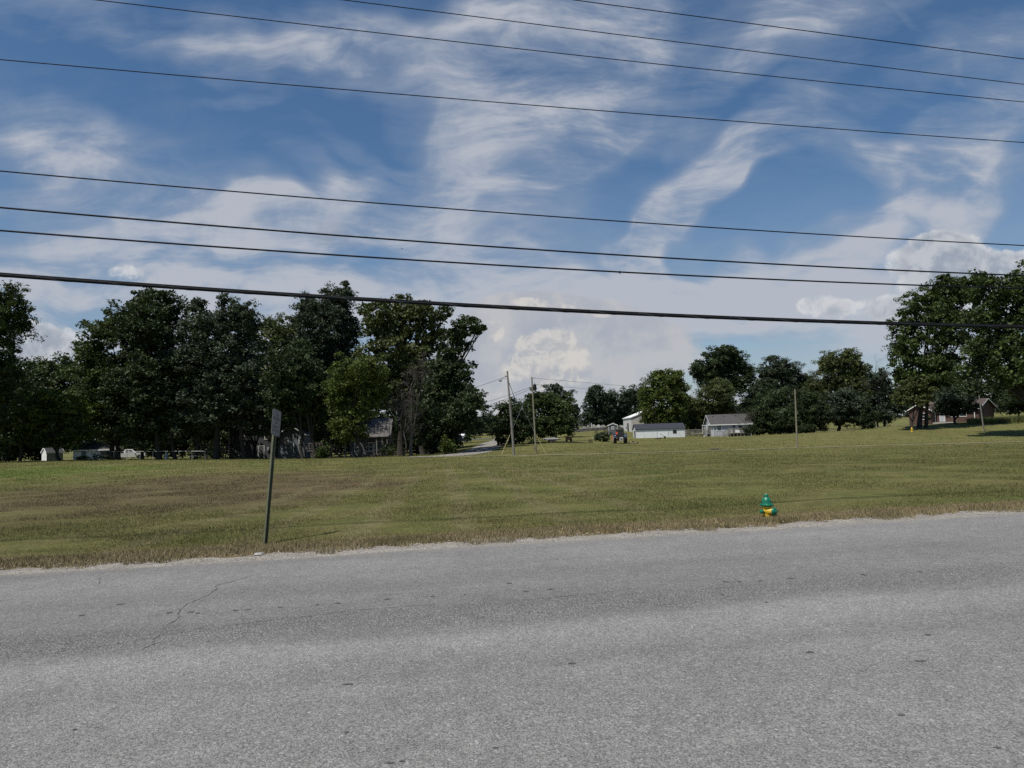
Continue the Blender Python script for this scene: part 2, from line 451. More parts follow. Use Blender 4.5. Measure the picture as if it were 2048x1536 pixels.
def make_mats():
    make_ground_mats()
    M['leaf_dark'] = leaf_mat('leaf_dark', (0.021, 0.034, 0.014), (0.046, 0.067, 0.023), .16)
    M['leaf_mid'] = leaf_mat('leaf_mid', (0.033, 0.052, 0.016), (0.070, 0.098, 0.025), .2)
    M['leaf_light'] = leaf_mat('leaf_light', (0.047, 0.071, 0.011), (0.100, 0.123, 0.026), .26)
    M['leaf_olive'] = leaf_mat('leaf_olive', (0.046, 0.060, 0.020), (0.095, 0.110, 0.038), .2)
    M['leaf_blue'] = leaf_mat('leaf_blue', (0.028, 0.042, 0.026), (0.065, 0.085, 0.049), .16)
    M['leaf_far'] = leaf_mat('leaf_far', (0.025, 0.039, 0.025), (0.049, 0.068, 0.039), .14)
    M['twig'] = simple('dead_twigs', (.06, .053, .046), .9, .3, 4)
    M['bark'] = simple('bark', (.036, .032, .027), .95, .35, 3, bump=.6, bscale=14)
    M['bark_pale'] = simple('pale_bark', (.095, .085, .074), .95, .3, 3, bump=.5, bscale=14)
    M['pole'] = simple('weathered_pole', (.19, .175, .155), .9, .22, 2.2, bump=.4, bscale=30, dirt=(.11, .10, .085))
    M['pole_tan'] = simple('tan_pole', (.20, .18, .13), .9, .22, 2.2, bump=.4, bscale=30)
    M['cable'] = simple('black_cable', (.009, .010, .012), .7, .2, 6, spec=.15)
    M['cable_thick'] = simple('lashed_cable', (.011, .012, .014), .75, .3, 8, spec=.12)
    M['wire_mesh'] = simple('wire_mesh', (.10, .10, .10), .7, .1, 6)
    M['galv'] = simple('galvanised', (.42, .43, .44), .5, .2, 6, metallic=.4)
    M['porcelain'] = simple('insulator', (.10, .09, .09), .4, .2, 8)
    M['lash'] = simple('lashing_wire', (.09, .095, .10), .5, .2, 8)
    M['yguard'] = simple('yellow_guard', (.50, .45, .20), .7, .12, 3)
    M['post_green'] = simple('green_post', (.105, .11, .065), .6, .25, 6, dirt=(.05, .05, .035))
    M['signface'] = simple('faded_sign', (.29, .265, .25), .7, .12, 14, dirt=(.20, .18, .165), dscale=9)
    M['signtext'] = simple('faded_lettering', (.15, .115, .11), .7, .35, 40)
    M['signedge'] = simple('sign_rim', (.20, .19, .185), .6, .1, 6)
    M['bolt'] = simple('bolt', (.10, .09, .085), .5, .2, 10, metallic=.5)
    M['hyd_green'] = simple('hydrant_green', (.006, .150, .085), .38, .22, 9, spec=.5, dirt=(.012, .10, .07), dscale=8)
    M['hyd_yellow'] = simple('hydrant_yellow', (.66, .43, .03), .45, .15, 9, spec=.5, dirt=(.42, .27, .06), dscale=7)
    M['brass'] = simple('worn_brass', (.42, .38, .20), .5, .2, 20, metallic=.3)
    M['white'] = simple('white_paint', (.74, .75, .74), .6, .07, 2, dirt=(.55, .54, .50))
    M['trim'] = simple('white_trim', (.76, .76, .74), .55, .05, 3)
    M['ribwhite'] = siding('white_ribbed_metal', (.70, .73, .73), .30, True, .06, .78, .5, (.52, .52, .48))
    M['lapwhite'] = siding('white_lap_siding', (.66, .68, .69), .2, False, .06, .8, .6, (.5, .5, .46))
    M['barn_shaded'] = siding('barn_ribbed_shaded', (.42, .40, .37), .45, True, .08, .7, .5, (.34, .31, .28))  # darker copy of the barn sheet: shade put into the gable colour
    M['barn_sunlit'] = siding('barn_ribbed_sunlit', (.62, .61, .58), .45, True, .06, .8, .5, (.5, .47, .42))  # paler copy of the barn sheet: sunlight put into the left wall colour
    M['lapgrey'] = siding('grey_lap_siding', (.40, .42, .45), .2, False, .06, .78, .65)
    M['lapdark'] = siding('dark_grey_boards', (.12, .12, .13), .25, True, .1, .75, .7)
    M['lapblue'] = siding('blue_grey_boards', (.17, .19, .215), .2, False, .08, .75, .7)
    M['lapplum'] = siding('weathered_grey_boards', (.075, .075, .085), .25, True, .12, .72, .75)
    M['shingle'] = siding('grey_shingles', (.078, .073, .073), .3, False, .14, .8, .95, (.09, .085, .085))
    M['shingle_pale'] = siding('pale_grey_shingles', (.13, .125, .123), .3, False, .14, .8, .95, (.10, .095, .095))
    M['shingle_blue'] = siding('slate_shingles', (.040, .044, .054), .3, False, .1, .84, .9)
    M['shingle_brown'] = siding('brown_shingles', (.085, .066, .062), .3, False, .14, .8, .95)
    M['shingle_dark'] = siding('dark_shingles', (.05, .052, .056), .3, False, .14, .8, .95)
    M['glass'] = simple('window_glass', (.02, .024, .03), .12, .1, 1, spec=.6)
    M['deck'] = simple('grey_deck_wood', (.22, .20, .18), .9, .22, 4, dirt=(.15, .135, .12))
    M['deck_brown'] = simple('brown_deck_wood', (.16, .125, .10), .9, .25, 4)
    M['shade_sheet'] = simple('interior_shade', (.012, .012, .012), .9, .1, 2)  # near-black colour painted for the shade inside hollows
    M['concrete'] = simple('concrete', (.34, .33, .31), .9, .14, 3, dirt=(.24, .23, .21))
    M['granite'] = simple('grave_stone', (.36, .35, .33), .8, .2, 2, dirt=(.22, .21, .19))
    M['marble'] = simple('grave_marble', (.56, .55, .52), .7, .15, 2, dirt=(.36, .35, .32))
    M['tyre'] = simple('tyre_rubber', (.018, .018, .018), .85, .2, 8)
    M['carwhite'] = simple('white_car_paint', (.78, .79, .80), .3, .03, 2, spec=.6)
    M['carblue'] = simple('dark_blue_car_paint', (.014, .018, .035), .25, .05, 2, spec=.6)
    M['rim'] = simple('steel_rim', (.40, .40, .41), .4, .1, 4, metallic=.6)
    M['rimwhite'] = simple('white_rim', (.74, .74, .72), .5, .06, 3)
    M['lamp_red'] = simple('red_lamp', (.35, .02, .015), .3, .05, 4)
    M['lamp_clear'] = simple('clear_lamp', (.55, .56, .58), .2, .05, 4)
    M['tractor_blue'] = simple('tractor_blue', (.008, .022, .07), .4, .08, 3, spec=.5)
    M['tractor_black'] = simple('tractor_black', (.016, .016, .018), .6, .2, 3)
    M['smv'] = simple('orange_triangle', (.72, .11, .05), .5, .05, 3)
    M['rust'] = simple('rusty_steel', (.05, .03, .02), .9, .3, 3)
    M['orange'] = simple('orange_loader', (.34, .16, .05), .7, .25, 3)
    M['boxgrey'] = simple('pale_grey_box', (.46, .45, .43), .7, .15, 3)
    M['wood_dark'] = simple('dark_wood', (.05, .04, .032), .9, .3, 3)
    # brick
    mt, t, b, out = new_mat('red_brick'); oc = objco(t)
    sp_ = t.n('ShaderNodeSeparateXYZ', ins={0: oc})
    v = t.n('ShaderNodeCombineXYZ', ins={0: t.math('ADD', sp_.outputs[0], sp_.outputs[1]), 1: sp_.outputs[2], 2: 0.0})
    bk = t.n('ShaderNodeTexBrick'); t.set(bk, 'Vector', v.outputs[0])
    for kk, vv in (('Color1', (.095, .046, .036, 1)), ('Color2', (.068, .036, .03, 1)), ('Mortar', (.12, .10, .09, 1)), ('Scale', 4.0), ('Mortar Size', .012)):
        bk.inputs[kk].default_value = vv
    t.set(b, 'Base Color', bk.outputs[0]); b.inputs['Roughness'].default_value = .9; M['brick'] = mt
    # field stone
    mt, t, b, out = new_mat('field_stone'); oc = objco(t)
    v = t.vor(t.mapping(oc, scale=(1, 1, 2)), 1.6); s = t.n('ShaderNodeSeparateColor', ins={0: v.outputs['Color']}).outputs[0]
    k = t.math('MULTIPLY', t.ramp(s, 0, 1, .55, 1.3, False), t.ramp(v.outputs['Distance'], .45, .75, 1, .35, False))
    c = t.mix(1.0, (.115, .11, .10), t.n('ShaderNodeCombineColor', ins={0: k, 1: k, 2: k}).outputs[0], 'MULTIPLY')
    t.set(b, 'Base Color', c); b.inputs['Roughness'].default_value = .95; M['stone'] = mt
    M['weed'] = leaf_mat('tall_weeds', (.06, .075, .02), (.13, .14, .045), .3)
make_mats()
# ------------------------------------------------------------------ light and sky
SUN_EL, SUN_AZ = R(62), R(224)            # azimuth clockwise from +Y: left and a little behind
sdir = np.array([math.sin(SUN_AZ)*math.cos(SUN_EL), math.cos(SUN_AZ)*math.cos(SUN_EL), math.sin(SUN_EL)])
sl = bpy.data.lights.new('sun', 'SUN'); sl.energy = 3.7; sl.angle = R(.53); sl.color = (1.0, .945, .86)
so = bpy.data.objects.new('sun', sl); C.objects.link(so)
so.rotation_euler = Vector([float(v) for v in sdir]).to_track_quat('Z', 'Y').to_euler()
so.location = (-20, -15, 60)
EXPOSURE = .36

def make_world():
    w = bpy.data.worlds.new('World'); SC.world = w; w.use_nodes = True
    nt = w.node_tree; nt.nodes.clear(); t = NT(nt)
    out = t.n('ShaderNodeOutputWorld'); bg = t.n('ShaderNodeBackground'); t.L.new(bg.outputs[0], out.inputs[0])
    sky = t.n('ShaderNodeTexSky'); sky.sky_type = 'NISHITA'; sky.sun_disc = False
    sky.sun_elevation = SUN_EL; sky.sun_rotation = SUN_AZ
    sky.altitude = 150; sky.air_density = 1.0; sky.dust_density = .5; sky.ozone_density = 1.6
    tc = t.n('ShaderNodeTexCoord').outputs['Generated']
    s = t.n('ShaderNodeSeparateXYZ', ins={0: tc})
    dy = t.math('MAXIMUM', s.outputs[1], .06)
    X = t.math('DIVIDE', s.outputs[0], dy); Z = t.math('DIVIDE', s.outputs[2], dy)
    P = t.n('ShaderNodeCombineXYZ', ins={0: X, 1: Z, 2: 1.0}).outputs[0]   # gnomonic chart of the northern sky
    def N2(vec, scale, detail=4, rough=.55, dist=0.0): return t.noise(vec, scale, min(detail, 6), rough, dist, '2D')
    def sk(px, py):
        d = ray(px, py); return d[0]/d[1], d[2]/d[1]
    def blob(vec, cx, cy, a, b, ang, w, grow=1.2):
        x, z = sk(cx, cy); kx = 1.02/F; ca, sa = math.cos(R(ang)), math.sin(R(ang))
        a *= kx*grow; b *= kx*grow
        u = t.vmath('DOT_PRODUCT', vec, (ca/a, sa/a, -(ca*x+sa*z)/a)); v = t.vmath('DOT_PRODUCT', vec, (-sa/b, ca/b, (sa*x-ca*z)/b))
        L2 = t.math('MULTIPLY_ADD', v, v, t.math('MULTIPLY', u, u))
        return t.ramp(L2, 0.0, 1.0, w, 0.0)
    def total(vec, lst, grow=1.2):
        acc = None
        for bl in lst:
            v = blob(vec, *bl, grow)
            acc = v if acc is None else t.math('ADD', acc, v)
        return acc
    # warp used by every cloud so that the outlines are ragged
    w1 = t.n('ShaderNodeTexNoise', noise_dimensions='2D', ins={'Vector': P}); w1.inputs['Scale'].default_value = 3.2; w1.inputs['Detail'].default_value = 3; w1.inputs['Roughness'].default_value = .55
    wv = t.vmath('SCALE', t.vmath('SUBTRACT', w1.outputs['Color'], (.5, .5, .5)))
    wv.node.inputs['Scale'].default_value = .23
    wv = t.vmath('MULTIPLY', wv, (1, 1, 0)); PW = t.vmath('ADD', P, wv)
    PF = t.vmath('ADD', P, t.vmath('MULTIPLY', wv, (.28, .28, 0)))
    cirrus = [
        (1080,120,330,150,66,1.0),(1120,30,260,120,20,.6),(960,270,190,75,38,.75),(870,345,190,36,20,.75),(740,372,130,32,8,.6),(915,385,70,34,-52,.5),(1040,335,200,55,25,.6),(1180,210,160,90,50,.55),
        (850,200,110,70,55,.45),(800,90,200,90,10,.3),(1380,110,330,90,32,.55),(1560,70,280,60,34,.55),(1720,20,260,45,28,.45),(1650,160,220,34,32,.3),
        (380,50,330,75,-14,.62),(640,70,280,70,-6,.55),(600,140,160,45,-10,.38),(150,20,160,50,-20,.3),(515,210,80,20,5,.42),(640,300,120,26,-28,.2),
        (120,300,240,80,-28,.52),(250,350,300,85,-24,.52),(60,400,220,75,-12,.55),(400,450,280,65,-16,.55),(200,480,320,55,-10,.52),
        (560,480,220,38,-16,.6),(650,495,230,62,-10,.75),(860,545,350,70,-9,1.0),(1020,590,320,70,-8,.8),(780,440,120,40,-10,.6),(1000,470,210,34,-6,.35),(640,390,110,40,-32,.5),(700,340,90,24,-35,.35),
        (1450,330,190,55,28,.85),(1560,280,170,40,36,.5),(1380,385,170,38,24,.6),(1300,450,110,44,62,.8),(1270,485,66,50,10,.9),(1340,550,180,40,-32,.75),(1460,585,270,55,-10,.7),(1620,600,340,70,-2,.65),(1330,265,190,36,-30,.5),
        (1650,330,150,40,-28,.45),(1700,240,200,50,20,.3),
        (1960,330,270,75,36,.85),(2020,180,160,140,70,.65),(1740,330,200,34,-30,.5),(1880,300,150,32,25,.4),(1640,500,200,30,4,.6),(2020,430,160,40,30,.45),(1950,480,100,34,40,.4),
        (120,555,300,50,-6,.5),(260,590,350,60,-3,.6),(90,620,260,70,0,.6),(480,640,420,70,-2,.5),(1890,80,130,9,-50,.22)]
    A = total(PW, cirrus, GROW)
    f1 = N2(t.mapping(PF, rot=(0, 0, R(-35)), scale=(1.7, 6.5, 1)), 2.0, 6, .62, .35)
    f2 = N2(t.mapping(PF, rot=(0, 0, R(16)), scale=(1.7, 6.0, 1)), 2.0, 6, .60, .35)
    side = t.ramp(X, -.22, .02)
    fib = t.math('ADD', t.math('MULTIPLY', f1, side), t.math('MULTIPLY', f2, t.math('SUBTRACT', 1.0, side)))
    fib = t.math('ADD', t.math('MULTIPLY', fib, .70), t.math('MULTIPLY', N2(PF, 5.5, 6, .6, .25), .30))
    g = t.math('MULTIPLY', t.math('SUBTRACT', fib, .485), 4.6)
    T1 = t.math('MINIMUM', A, 1.15)
    A = t.math('ADD', t.math('MULTIPLY', T1, .56), t.math('MULTIPLY', g, t.math('ADD', .20, t.math('MULTIPLY', T1, .50))))
    A = t.math('MAXIMUM', A, 0.0)
    # thin veil that thickens towards the horizon
    hz = t.ramp(Z, .40, .13, 0, .80)
    hz2 = t.ramp(Z, .20, 0.02, 0, .25)
    A = t.math('ADD', t.math('ADD', A, t.math('MULTIPLY', hz, t.ramp(f2, .3, .6, .3, 1.0, False))), hz2)
    A = t.ramp(A, .0, 1.15, 0, .96, False)
    # hue of the clear sky: deepen the blue
    hs = t.n('ShaderNodeHueSaturation', ins={'Color': sky.outputs[0], 'Saturation': 1.2, 'Value': SKY_VAL})
    skyc = t.mix(1.0, hs.outputs[0], SKY_TINT, 'MULTIPLY')
    c = t.mix(A, skyc, t.mix(t.ramp(A, .35, .9), CIR_COL, CIR_TOP))
    # grey undersides: small dark wisps
    wis = [(640,490,60,20,-12,.5),(690,512,40,14,-20,.5),(530,478,30,10,0,.35),(1230,715,24,14,0,.5),(1540,672,70,10,5,.25),(980,775,45,26,0,.6),(60,560,45,20,0,.2)]
    wn = N2(PW, 22, 5, .6)
    WI = t.math('MULTIPLY', total(PW, wis), t.ramp(wn, .4, .62, 0, 1))
    c = t.mix(t.math('MULTIPLY', WI, .7), c, GREY_COL)
    # anvil of the far thunderhead (smooth) ...
    anv = [(1060,700,165,125,0,1.0),(985,690,58,66,0,.9),(1030,790,170,80,0,.9),(1140,640,190,50,-8,.9),(1075,605,60,22,0,.5),(1220,700,170,110,0,.45),(1330,720,200,90,0,.30),(1000,850,260,110,0,.9),(900,760,120,120,0,.5)]
    pn = N2(P, 16.0, 7, .6); pn2 = N2(t.vmath('ADD', P, (.010, -.014, 0)), 13.0, 6, .55)
    TA = total(P, anv); AN = t.math('ADD', TA, t.math('MULTIPLY', t.ramp(TA, 0, .3), t.ramp(pn, .25, .75, -.22, .22, False)))
    c = t.mix(t.ramp(AN, .20, .60, 0, .86), c, t.mix(t.ramp(pn, .35, .65), ANV_A, ANV_B))
    # ... and its boiling tower, and the fair-weather heaps left and right
    heap = [(1085,692,80,40,8,1.0),(1110,748,110,36,0,.8),(1150,705,46,28,-40,.7),(1050,735,56,28,0,.6),(1262,702,16,16,0,.5),(1075,606,70,14,-4,.55),(1170,622,90,12,-10,.5),(985,665,30,34,0,.55),(1005,800,80,20,0,.4)]
    cq = N2(P, 30.0, 8, .62, .3); cq2 = N2(t.vmath('ADD', P, (.005, -.010, 0)), 30.0, 8, .62, .3)
    TH = total(P, heap, 1.08); HP = t.math('ADD', TH, t.math('MULTIPLY', t.ramp(TH, 0, .35), t.ramp(cq, .25, .75, -.5, .5, False)))
    lit = t.ramp(t.math('SUBTRACT', cq, cq2), -.13, .11, 0, 1)
    hc = t.mix(lit, HEAP_A, HEAP_B)
    c = t.mix(t.ramp(HP, .20, .75, 0, .75), c, hc)
    cum = [(80,690,95,50,-10,1.1),(60,668,44,34,0,.7),(130,715,110,36,0,.8),
           (1875,525,110,62,10,1.25),(1950,545,120,50,0,1.1),(2030,545,80,46,20,1.1),(1880,488,50,36,0,.8),(1850,595,110,44,15,.8),(1760,620,120,30,4,.6),(1650,612,60,26,0,.75),(2000,600,160,50,0,.8),(255,547,46,20,0,.6)]
    bq = N2(P, 19.0, 8, .62, .2); bq2 = N2(t.vmath('ADD', P, (.009, -.018, 0)), 19.0, 8, .62, .2)
    TU = total(P, cum); CU = t.math('ADD', TU, t.math('MULTIPLY', t.ramp(TU, 0, .35), t.ramp(bq, .25, .75, -.55, .55, False)))
    lit2 = t.math('ADD', t.math('MULTIPLY', t.ramp(t.math('SUBTRACT', bq, bq2), -.16, .16, 0, 1), .55), t.ramp(CU, .4, 1.3, .45, 0))
    c = t.mix(t.ramp(CU, .25, .8, 0, .88), c, t.mix(lit2, CUM_A, CUM_B))
    t.set(bg, 'Color', c); bg.inputs['Strength'].default_value = SKY_STR
    w.cycles.sampling_method = 'MANUAL'; w.cycles.sample_map_resolution = 512
SKY_STR = .105
GROW = 1.5; SKY_VAL = .66; SKY_TINT = (1, 1, 1, 1)
CIR_COL = (2.2, 2.65, 3.42, 1); CIR_TOP = (3.4, 3.62, 4.1, 1); GREY_COL = (1.7, 2.05, 2.6, 1)
ANV_A = (2.95, 3.15, 3.6, 1); ANV_B = (3.75, 3.75, 3.9, 1)
HEAP_A = (3.4, 3.45, 3.6, 1); HEAP_B = (4.95, 4.72, 4.42, 1)
CUM_A = (2.4, 2.7, 3.2, 1); CUM_B = (5.2, 5.2, 5.3, 1)
make_world()
SC.view_settings.view_transform = 'Standard'; SC.view_settings.look = 'None'
SC.view_settings.gamma = 1; SC.view_settings.exposure = EXPOSURE; SC.view_settings.use_curve_mapping = False
SC.render.film_transparent = False
SC.cycles.max_bounces = 6; SC.cycles.diffuse_bounces = 2; SC.cycles.transmission_bounces = 3; SC.cycles.use_denoising = USE_DENOISE if 'USE_DENOISE' in globals() else False

# ------------------------------------------------------------------ the ground
def polar_ground():
    th = np.concatenate([np.arange(-180, -50, 6.0), np.arange(-50, 50, .45), np.arange(50, 180, 6.0)])
    th = np.radians(th)
    rr = [1.2]
    while rr[-1] < 6000: rr.append(rr[-1]*(1.022 if 8 < rr[-1] < 400 else 1.12))
    rr = np.array(rr)
    T, Q = np.meshgrid(th, rr)
    x = (np.sin(T)*Q).ravel(); y = (np.cos(T)*Q).ravel()
    z = gz(x, y)
    # small unevenness of the turf
    far = np.clip((x*RN[0]+y*RN[1]-PEDGE-.8)/2, 0, 1)
    z += far*.03*(np.sin(x*.9+1.3*np.sin(y*.5))*np.cos(y*.7+.8*np.sin(x*.4)))
    n = len(th); k = len(rr)
    i = np.arange(k-1)[:, None]*n; j = np.arange(n)[None]; j2 = (j+1) % n
    f = np.stack([i+j, i+j2, i+n+j2, i+n+j], -1).reshape(-1, 4)[:, ::-1]
    v = np.stack([x, y, z], -1)
    o = mesh_np('ground', v, f, M['ground'], smooth=True)
    bm_c = len(v)
    return tag(o, kind='structure')
polar_ground()

def strip(name, left, right, mat, lift=.012, kind='structure', sub=1, follow=True):
    """ribbon between two polylines laid just over the ground"""
    vs = []
    for a, b in zip(left, right):
        for k in range(sub+1):
            q = np.array(a)*(1-k/sub)+np.array(b)*k/sub
            vs.append(q)
    vs = np.array(vs)
    if follow: vs[:, 2] = gz(vs[:, 0], vs[:, 1]) + lift
    m_ = sub+1
    f = [[i*m_+k, i*m_+k+1, (i+1)*m_+k+1, (i+1)*m_+k] for i in range(len(left)-1) for k in range(sub)]
    o = mesh_np(name, vs, np.array(f), mat, smooth=True)
    return tag(o, kind=kind)

# asphalt: one sheet across both lanes and out under the camera
def make_road():
    mb = MB()
    ss = list(range(-400, -40, 20))+list(range(-40, 41, 1))+list(range(60, 420, 20))
    ps = [-9, -4, 0, 3, 6, PEDGE-1.6, PEDGE-.75]
    nz = np.random.default_rng(3)
    vs = []
    for s in ss:
        for i, p in enumerate(ps):
            if i == len(ps)-1: p = p + .05*math.sin(s*.7)+nz.normal()*.03
            crown = .02*(1-((p-4)/8)**2)
            vs.append(rp(s, p, max(crown, 0)*.5 if i < len(ps)-1 else -.002))
    m_ = len(ps)
    fs = [[i*m_+k, (i+1)*m_+k, (i+1)*m_+k+1, i*m_+k+1] for i in range(len(ss)-1) for k in range(m_-1)]
    mb.add(vs, fs)
    def rz(x, y):
        p = x*RN[0]+y*RN[1]; a = [max(.02*(1-((q-4)/8)**2), 0)*.5 if i < len(ps)-1 else -.002 for i, q in enumerate(ps)]
        return float(np.interp(p, ps, a))+.003
    # cracks: thin wandering strips of filled asphalt (same sheet, second surface)
    mb.cur = 1
    def crack(pts, w):
        q = [gp(x, y) for x, y in pts]; pl = []
        for a, b in zip(q[:-1], q[1:]):
            n = max(2, int(np.linalg.norm(b-a)/.07))
            for i in range(n): pl.append(a+(b-a)*i/n)
        pl.append(q[-1]); pl = np.array(pl)
        d = (q[-1]-q[0])/np.linalg.norm(q[-1]-q[0]); nn = np.array([-d[1], d[0], 0])
        off = np.cumsum(nz.normal(size=len(pl))*.016); off -= np.linspace(0, off[-1], len(pl))
        ws = .66*w*(.15+1.1*nz.random(len(pl))**1.3)*np.minimum(1, np.minimum(np.arange(len(pl)), np.arange(len(pl))[::-1])/4+.15)
        L = [(p+nn*(o+v)) for p, o, v in zip(pl, off, ws)]; Rr = [(p+nn*(o-v)) for p, o, v in zip(pl, off, ws)]
        b_ = []
        for a, b in zip(L, Rr): b_ += [(a[0], a[1], rz(a[0], a[1])), (b[0], b[1], rz(b[0], b[1]))]
        mb.add(b_, [[2*i, 2*i+1, 2*i+3, 2*i+2] for i in range(len(pl)-1)])
    crack([(332,1258),(350,1240),(362,1222),(402,1200),(425,1192),(442,1170),(470,1162),(512,1150)], .012)
    crack([(402,1200),(440,1195)], .010)
    crack([(190,1172),(205,1155),(222,1148)], .008)
    crack([(250,1315),(300,1290),(330,1262)], .007)
    crack([(832,1130),(838,1140),(848,1142)], .006)
    crack([(905,1215),(912,1226),(908,1236)], .006)
    crack([(160,1305),(420,1262),(700,1228),(900,1204)], .007)
    crack([(1024,1205),(1300,1172),(1420,1158)], .006)
    # tar and oil spots
    mb.cur = 2
    def spot(px, py, w, h):
        c = gp(px, py); n = 16
        sx = w*c[1]/F/2; sy = h/2*(c[1]**2)/(F*HCAM)
        vs = [(c[0], c[1], rz(c[0], c[1]))]
        for i in range(n):
            a = 2*math.pi*i/n; k = .35+.8*nz.random()
            x_, y_ = c[0]+sx*k*math.cos(a), c[1]+sy*k*math.sin(a); vs.append((x_, y_, rz(x_, y_)))
        mb.add(vs, [[0, 1+i, 1+(i+1) % n] for i in range(n)])
    for a in [(697,1372,20,5),(693,1469,13,6),(780,1530,20,5),(802,1527,14,4),(1619,1307,20,5),(1802,1434,20,5),(1858,1272,18,4),(1145,1330,18,4),(340,1227,18,4),(380,1226,16,4),(396,1228,10,4),(470,1222,18,3),
              (498,1220,16,3),(560,1216,12,2),(635,1211,12,3),(676,1208,12,3),(865,1194,12,3),(930,1191,10,3),(775,1200,14,3),(1450,1165,16,3),(1480,1165,10,3),(1520,1163,10,2),(1580,1158,22,3),(1728,1151,14,3),(1840,1145,14,2),
              (1445,1191,6,5),(1533,1207,5,3),(1995,1500,16,4),(1740,1526,8,4),(1052,1184,12,3),(1100,1180,18,3),(240,1210,18,3),(165,1232,16,3),(150,1463,12,3),(992,1500,16,3),(1018,1168,14,3),(1840,1325,26,3)]: spot(*a)
    o = mb.build('road', [M['asphalt'], M['crack'], M['tar']])
    return tag(o, kind='structure')
make_road()

# gravel shoulder with a ragged outer edge
def make_shoulder():
    nz = np.random.default_rng(11)
    ss = np.concatenate([np.arange(-200, -30, 4), np.arange(-30, 40, .12), np.arange(40, 200, 4)])
    rag = np.zeros(len(ss))
    for f, a in ((.35, .12), (1.1, .09), (2.7, .06), (6.1, .04)):
        rag += a*np.sin(ss*f*2+nz.random()*6)
    vs = []
    for s, r in zip(ss, rag):
        for k in range(4):
            p = PEDGE-1.0 + (1.02+r)*k/3
            vs.append(rp(s, p, -.012 - .004*k))
    f = [[i*4+k, (i+1)*4+k, (i+1)*4+k+1, i*4+k+1] for i in range(len(ss)-1) for k in range(3)]
    o = mesh_np('gravel_shoulder', np.array(vs), np.array(f), M['gravel'], smooth=True)
    tag(o, kind='structure')
    # loose stones
    n = 2600
    s = nz.uniform(-12, 17, n); p = PEDGE-.95+1.05*np.sqrt(nz.random(n))
    sc = .006+.014*nz.random(n)**3
    V, Fc = [], []
    oc_ = np.array([(1,0,0),(0,1,0),(-1,0,0),(0,-1,0),(0,0,.7),(0,0,-.4)])
    fc = np.array([(0,1,4),(1,2,4),(2,3,4),(3,0,4),(1,0,5),(2,1,5),(3,2,5),(0,3,5)])
    for i in range(n):
        a = nz.random()*6.28; ca, sa = math.cos(a), math.sin(a)
        q = oc_*(sc[i]*(.7+.6*nz.random((6, 1)))); q = np.stack([q[:, 0]*ca-q[:, 1]*sa, q[:, 0]*sa+q[:, 1]*ca, q[:, 2]], -1)
        b = rp(s[i], p[i], -.012+sc[i]*.3); V.append(q+b); Fc.append(fc+6*i)
    o = mesh_np('loose_gravel', np.concatenate(V), np.concatenate(Fc), M['pebble'], sides=3)
    tag(o, 'loose pale stones scattered along the road shoulder', 'gravel', kind='stuff')
make_shoulder()

def poly_at(pts): return [at(x, y, Y) for x, y, Y in pts]
def wide(line, w):
    """left/right polylines of a band of width w around a plan polyline"""
    L, Rr = [], []
    line = [np.array(p, float) for p in line]
    for i, p in enumerate(line):
        d = line[min(i+1, len(line)-1)]-line[max(i-1, 0)]; d[2] = 0; d = d/np.linalg.norm(d)
        n = np.array([-d[1], d[0], 0]); ww = w[i] if hasattr(w, '__len__') else w
        L.append(p+n*ww/2); Rr.append(p-n*ww/2)
    return L, Rr
def smooth_line(pts, n=6):
    out = []
    P3 = [np.array(p, float) for p in pts]
    for i in range(len(P3)-1):
        p0 = P3[max(i-1, 0)]; p1 = P3[i]; p2 = P3[i+1]; p3 = P3[min(i+2, len(P3)-1)]
        for k in range(n):
            t = k/n
            out.append(.5*((2*p1)+(-p0+p2)*t+(2*p0-5*p1+4*p2-p3)*t*t+(-p0+3*p1-3*p2+p3)*t**3))
    out.append(P3[-1]); return out
# gravel lane winding away between the trees
lane = smooth_line([base(820, 87.2), base(858, 86.8), base(900, 88.5), base(928, 93), base(948, 100), base(972, 116), base(993, 137), base(1003, 160), base(1008, 185)])
L, Rr = wide(lane, [3.2]+[5.2]*(len(lane)-1)); strip('lane', L, Rr, M['lane'], .03, sub=3)
# narrow worn track across the field, parallel to the road
trk = smooth_line([base(905, 83.5), base(1028, 81.5), base(1200, 82.3), base(1400, 84.2), base(1594, 88.3), base(1800, 91.5), base(2048, 94), base(2400, 99)], 10)
L, Rr = wide(trk, 1.3); strip('path', L, Rr, M['path'], .03, sub=2)
# street far behind
fr = smooth_line([base(900, 215), base(960, 205), base(1000, 200), base(1060, 205)])
L, Rr = wide(fr, 9); strip('far_road', L, Rr, M['farroad'], .05, sub=3)
drv = smooth_line([base(1560, 150), base(1660, 146), base(1760, 147)])
L, Rr = wide(drv, 1.2); strip('garden_path', L, Rr, M['path'], .04, sub=2)
fr2 = smooth_line([base(1630, 190), base(1700, 175), base(1760, 165), base(1830, 150), base(1900, 149)])
L, Rr = wide(fr2, 2.6); strip('driveway', L, Rr, M['path'], .05, sub=2)

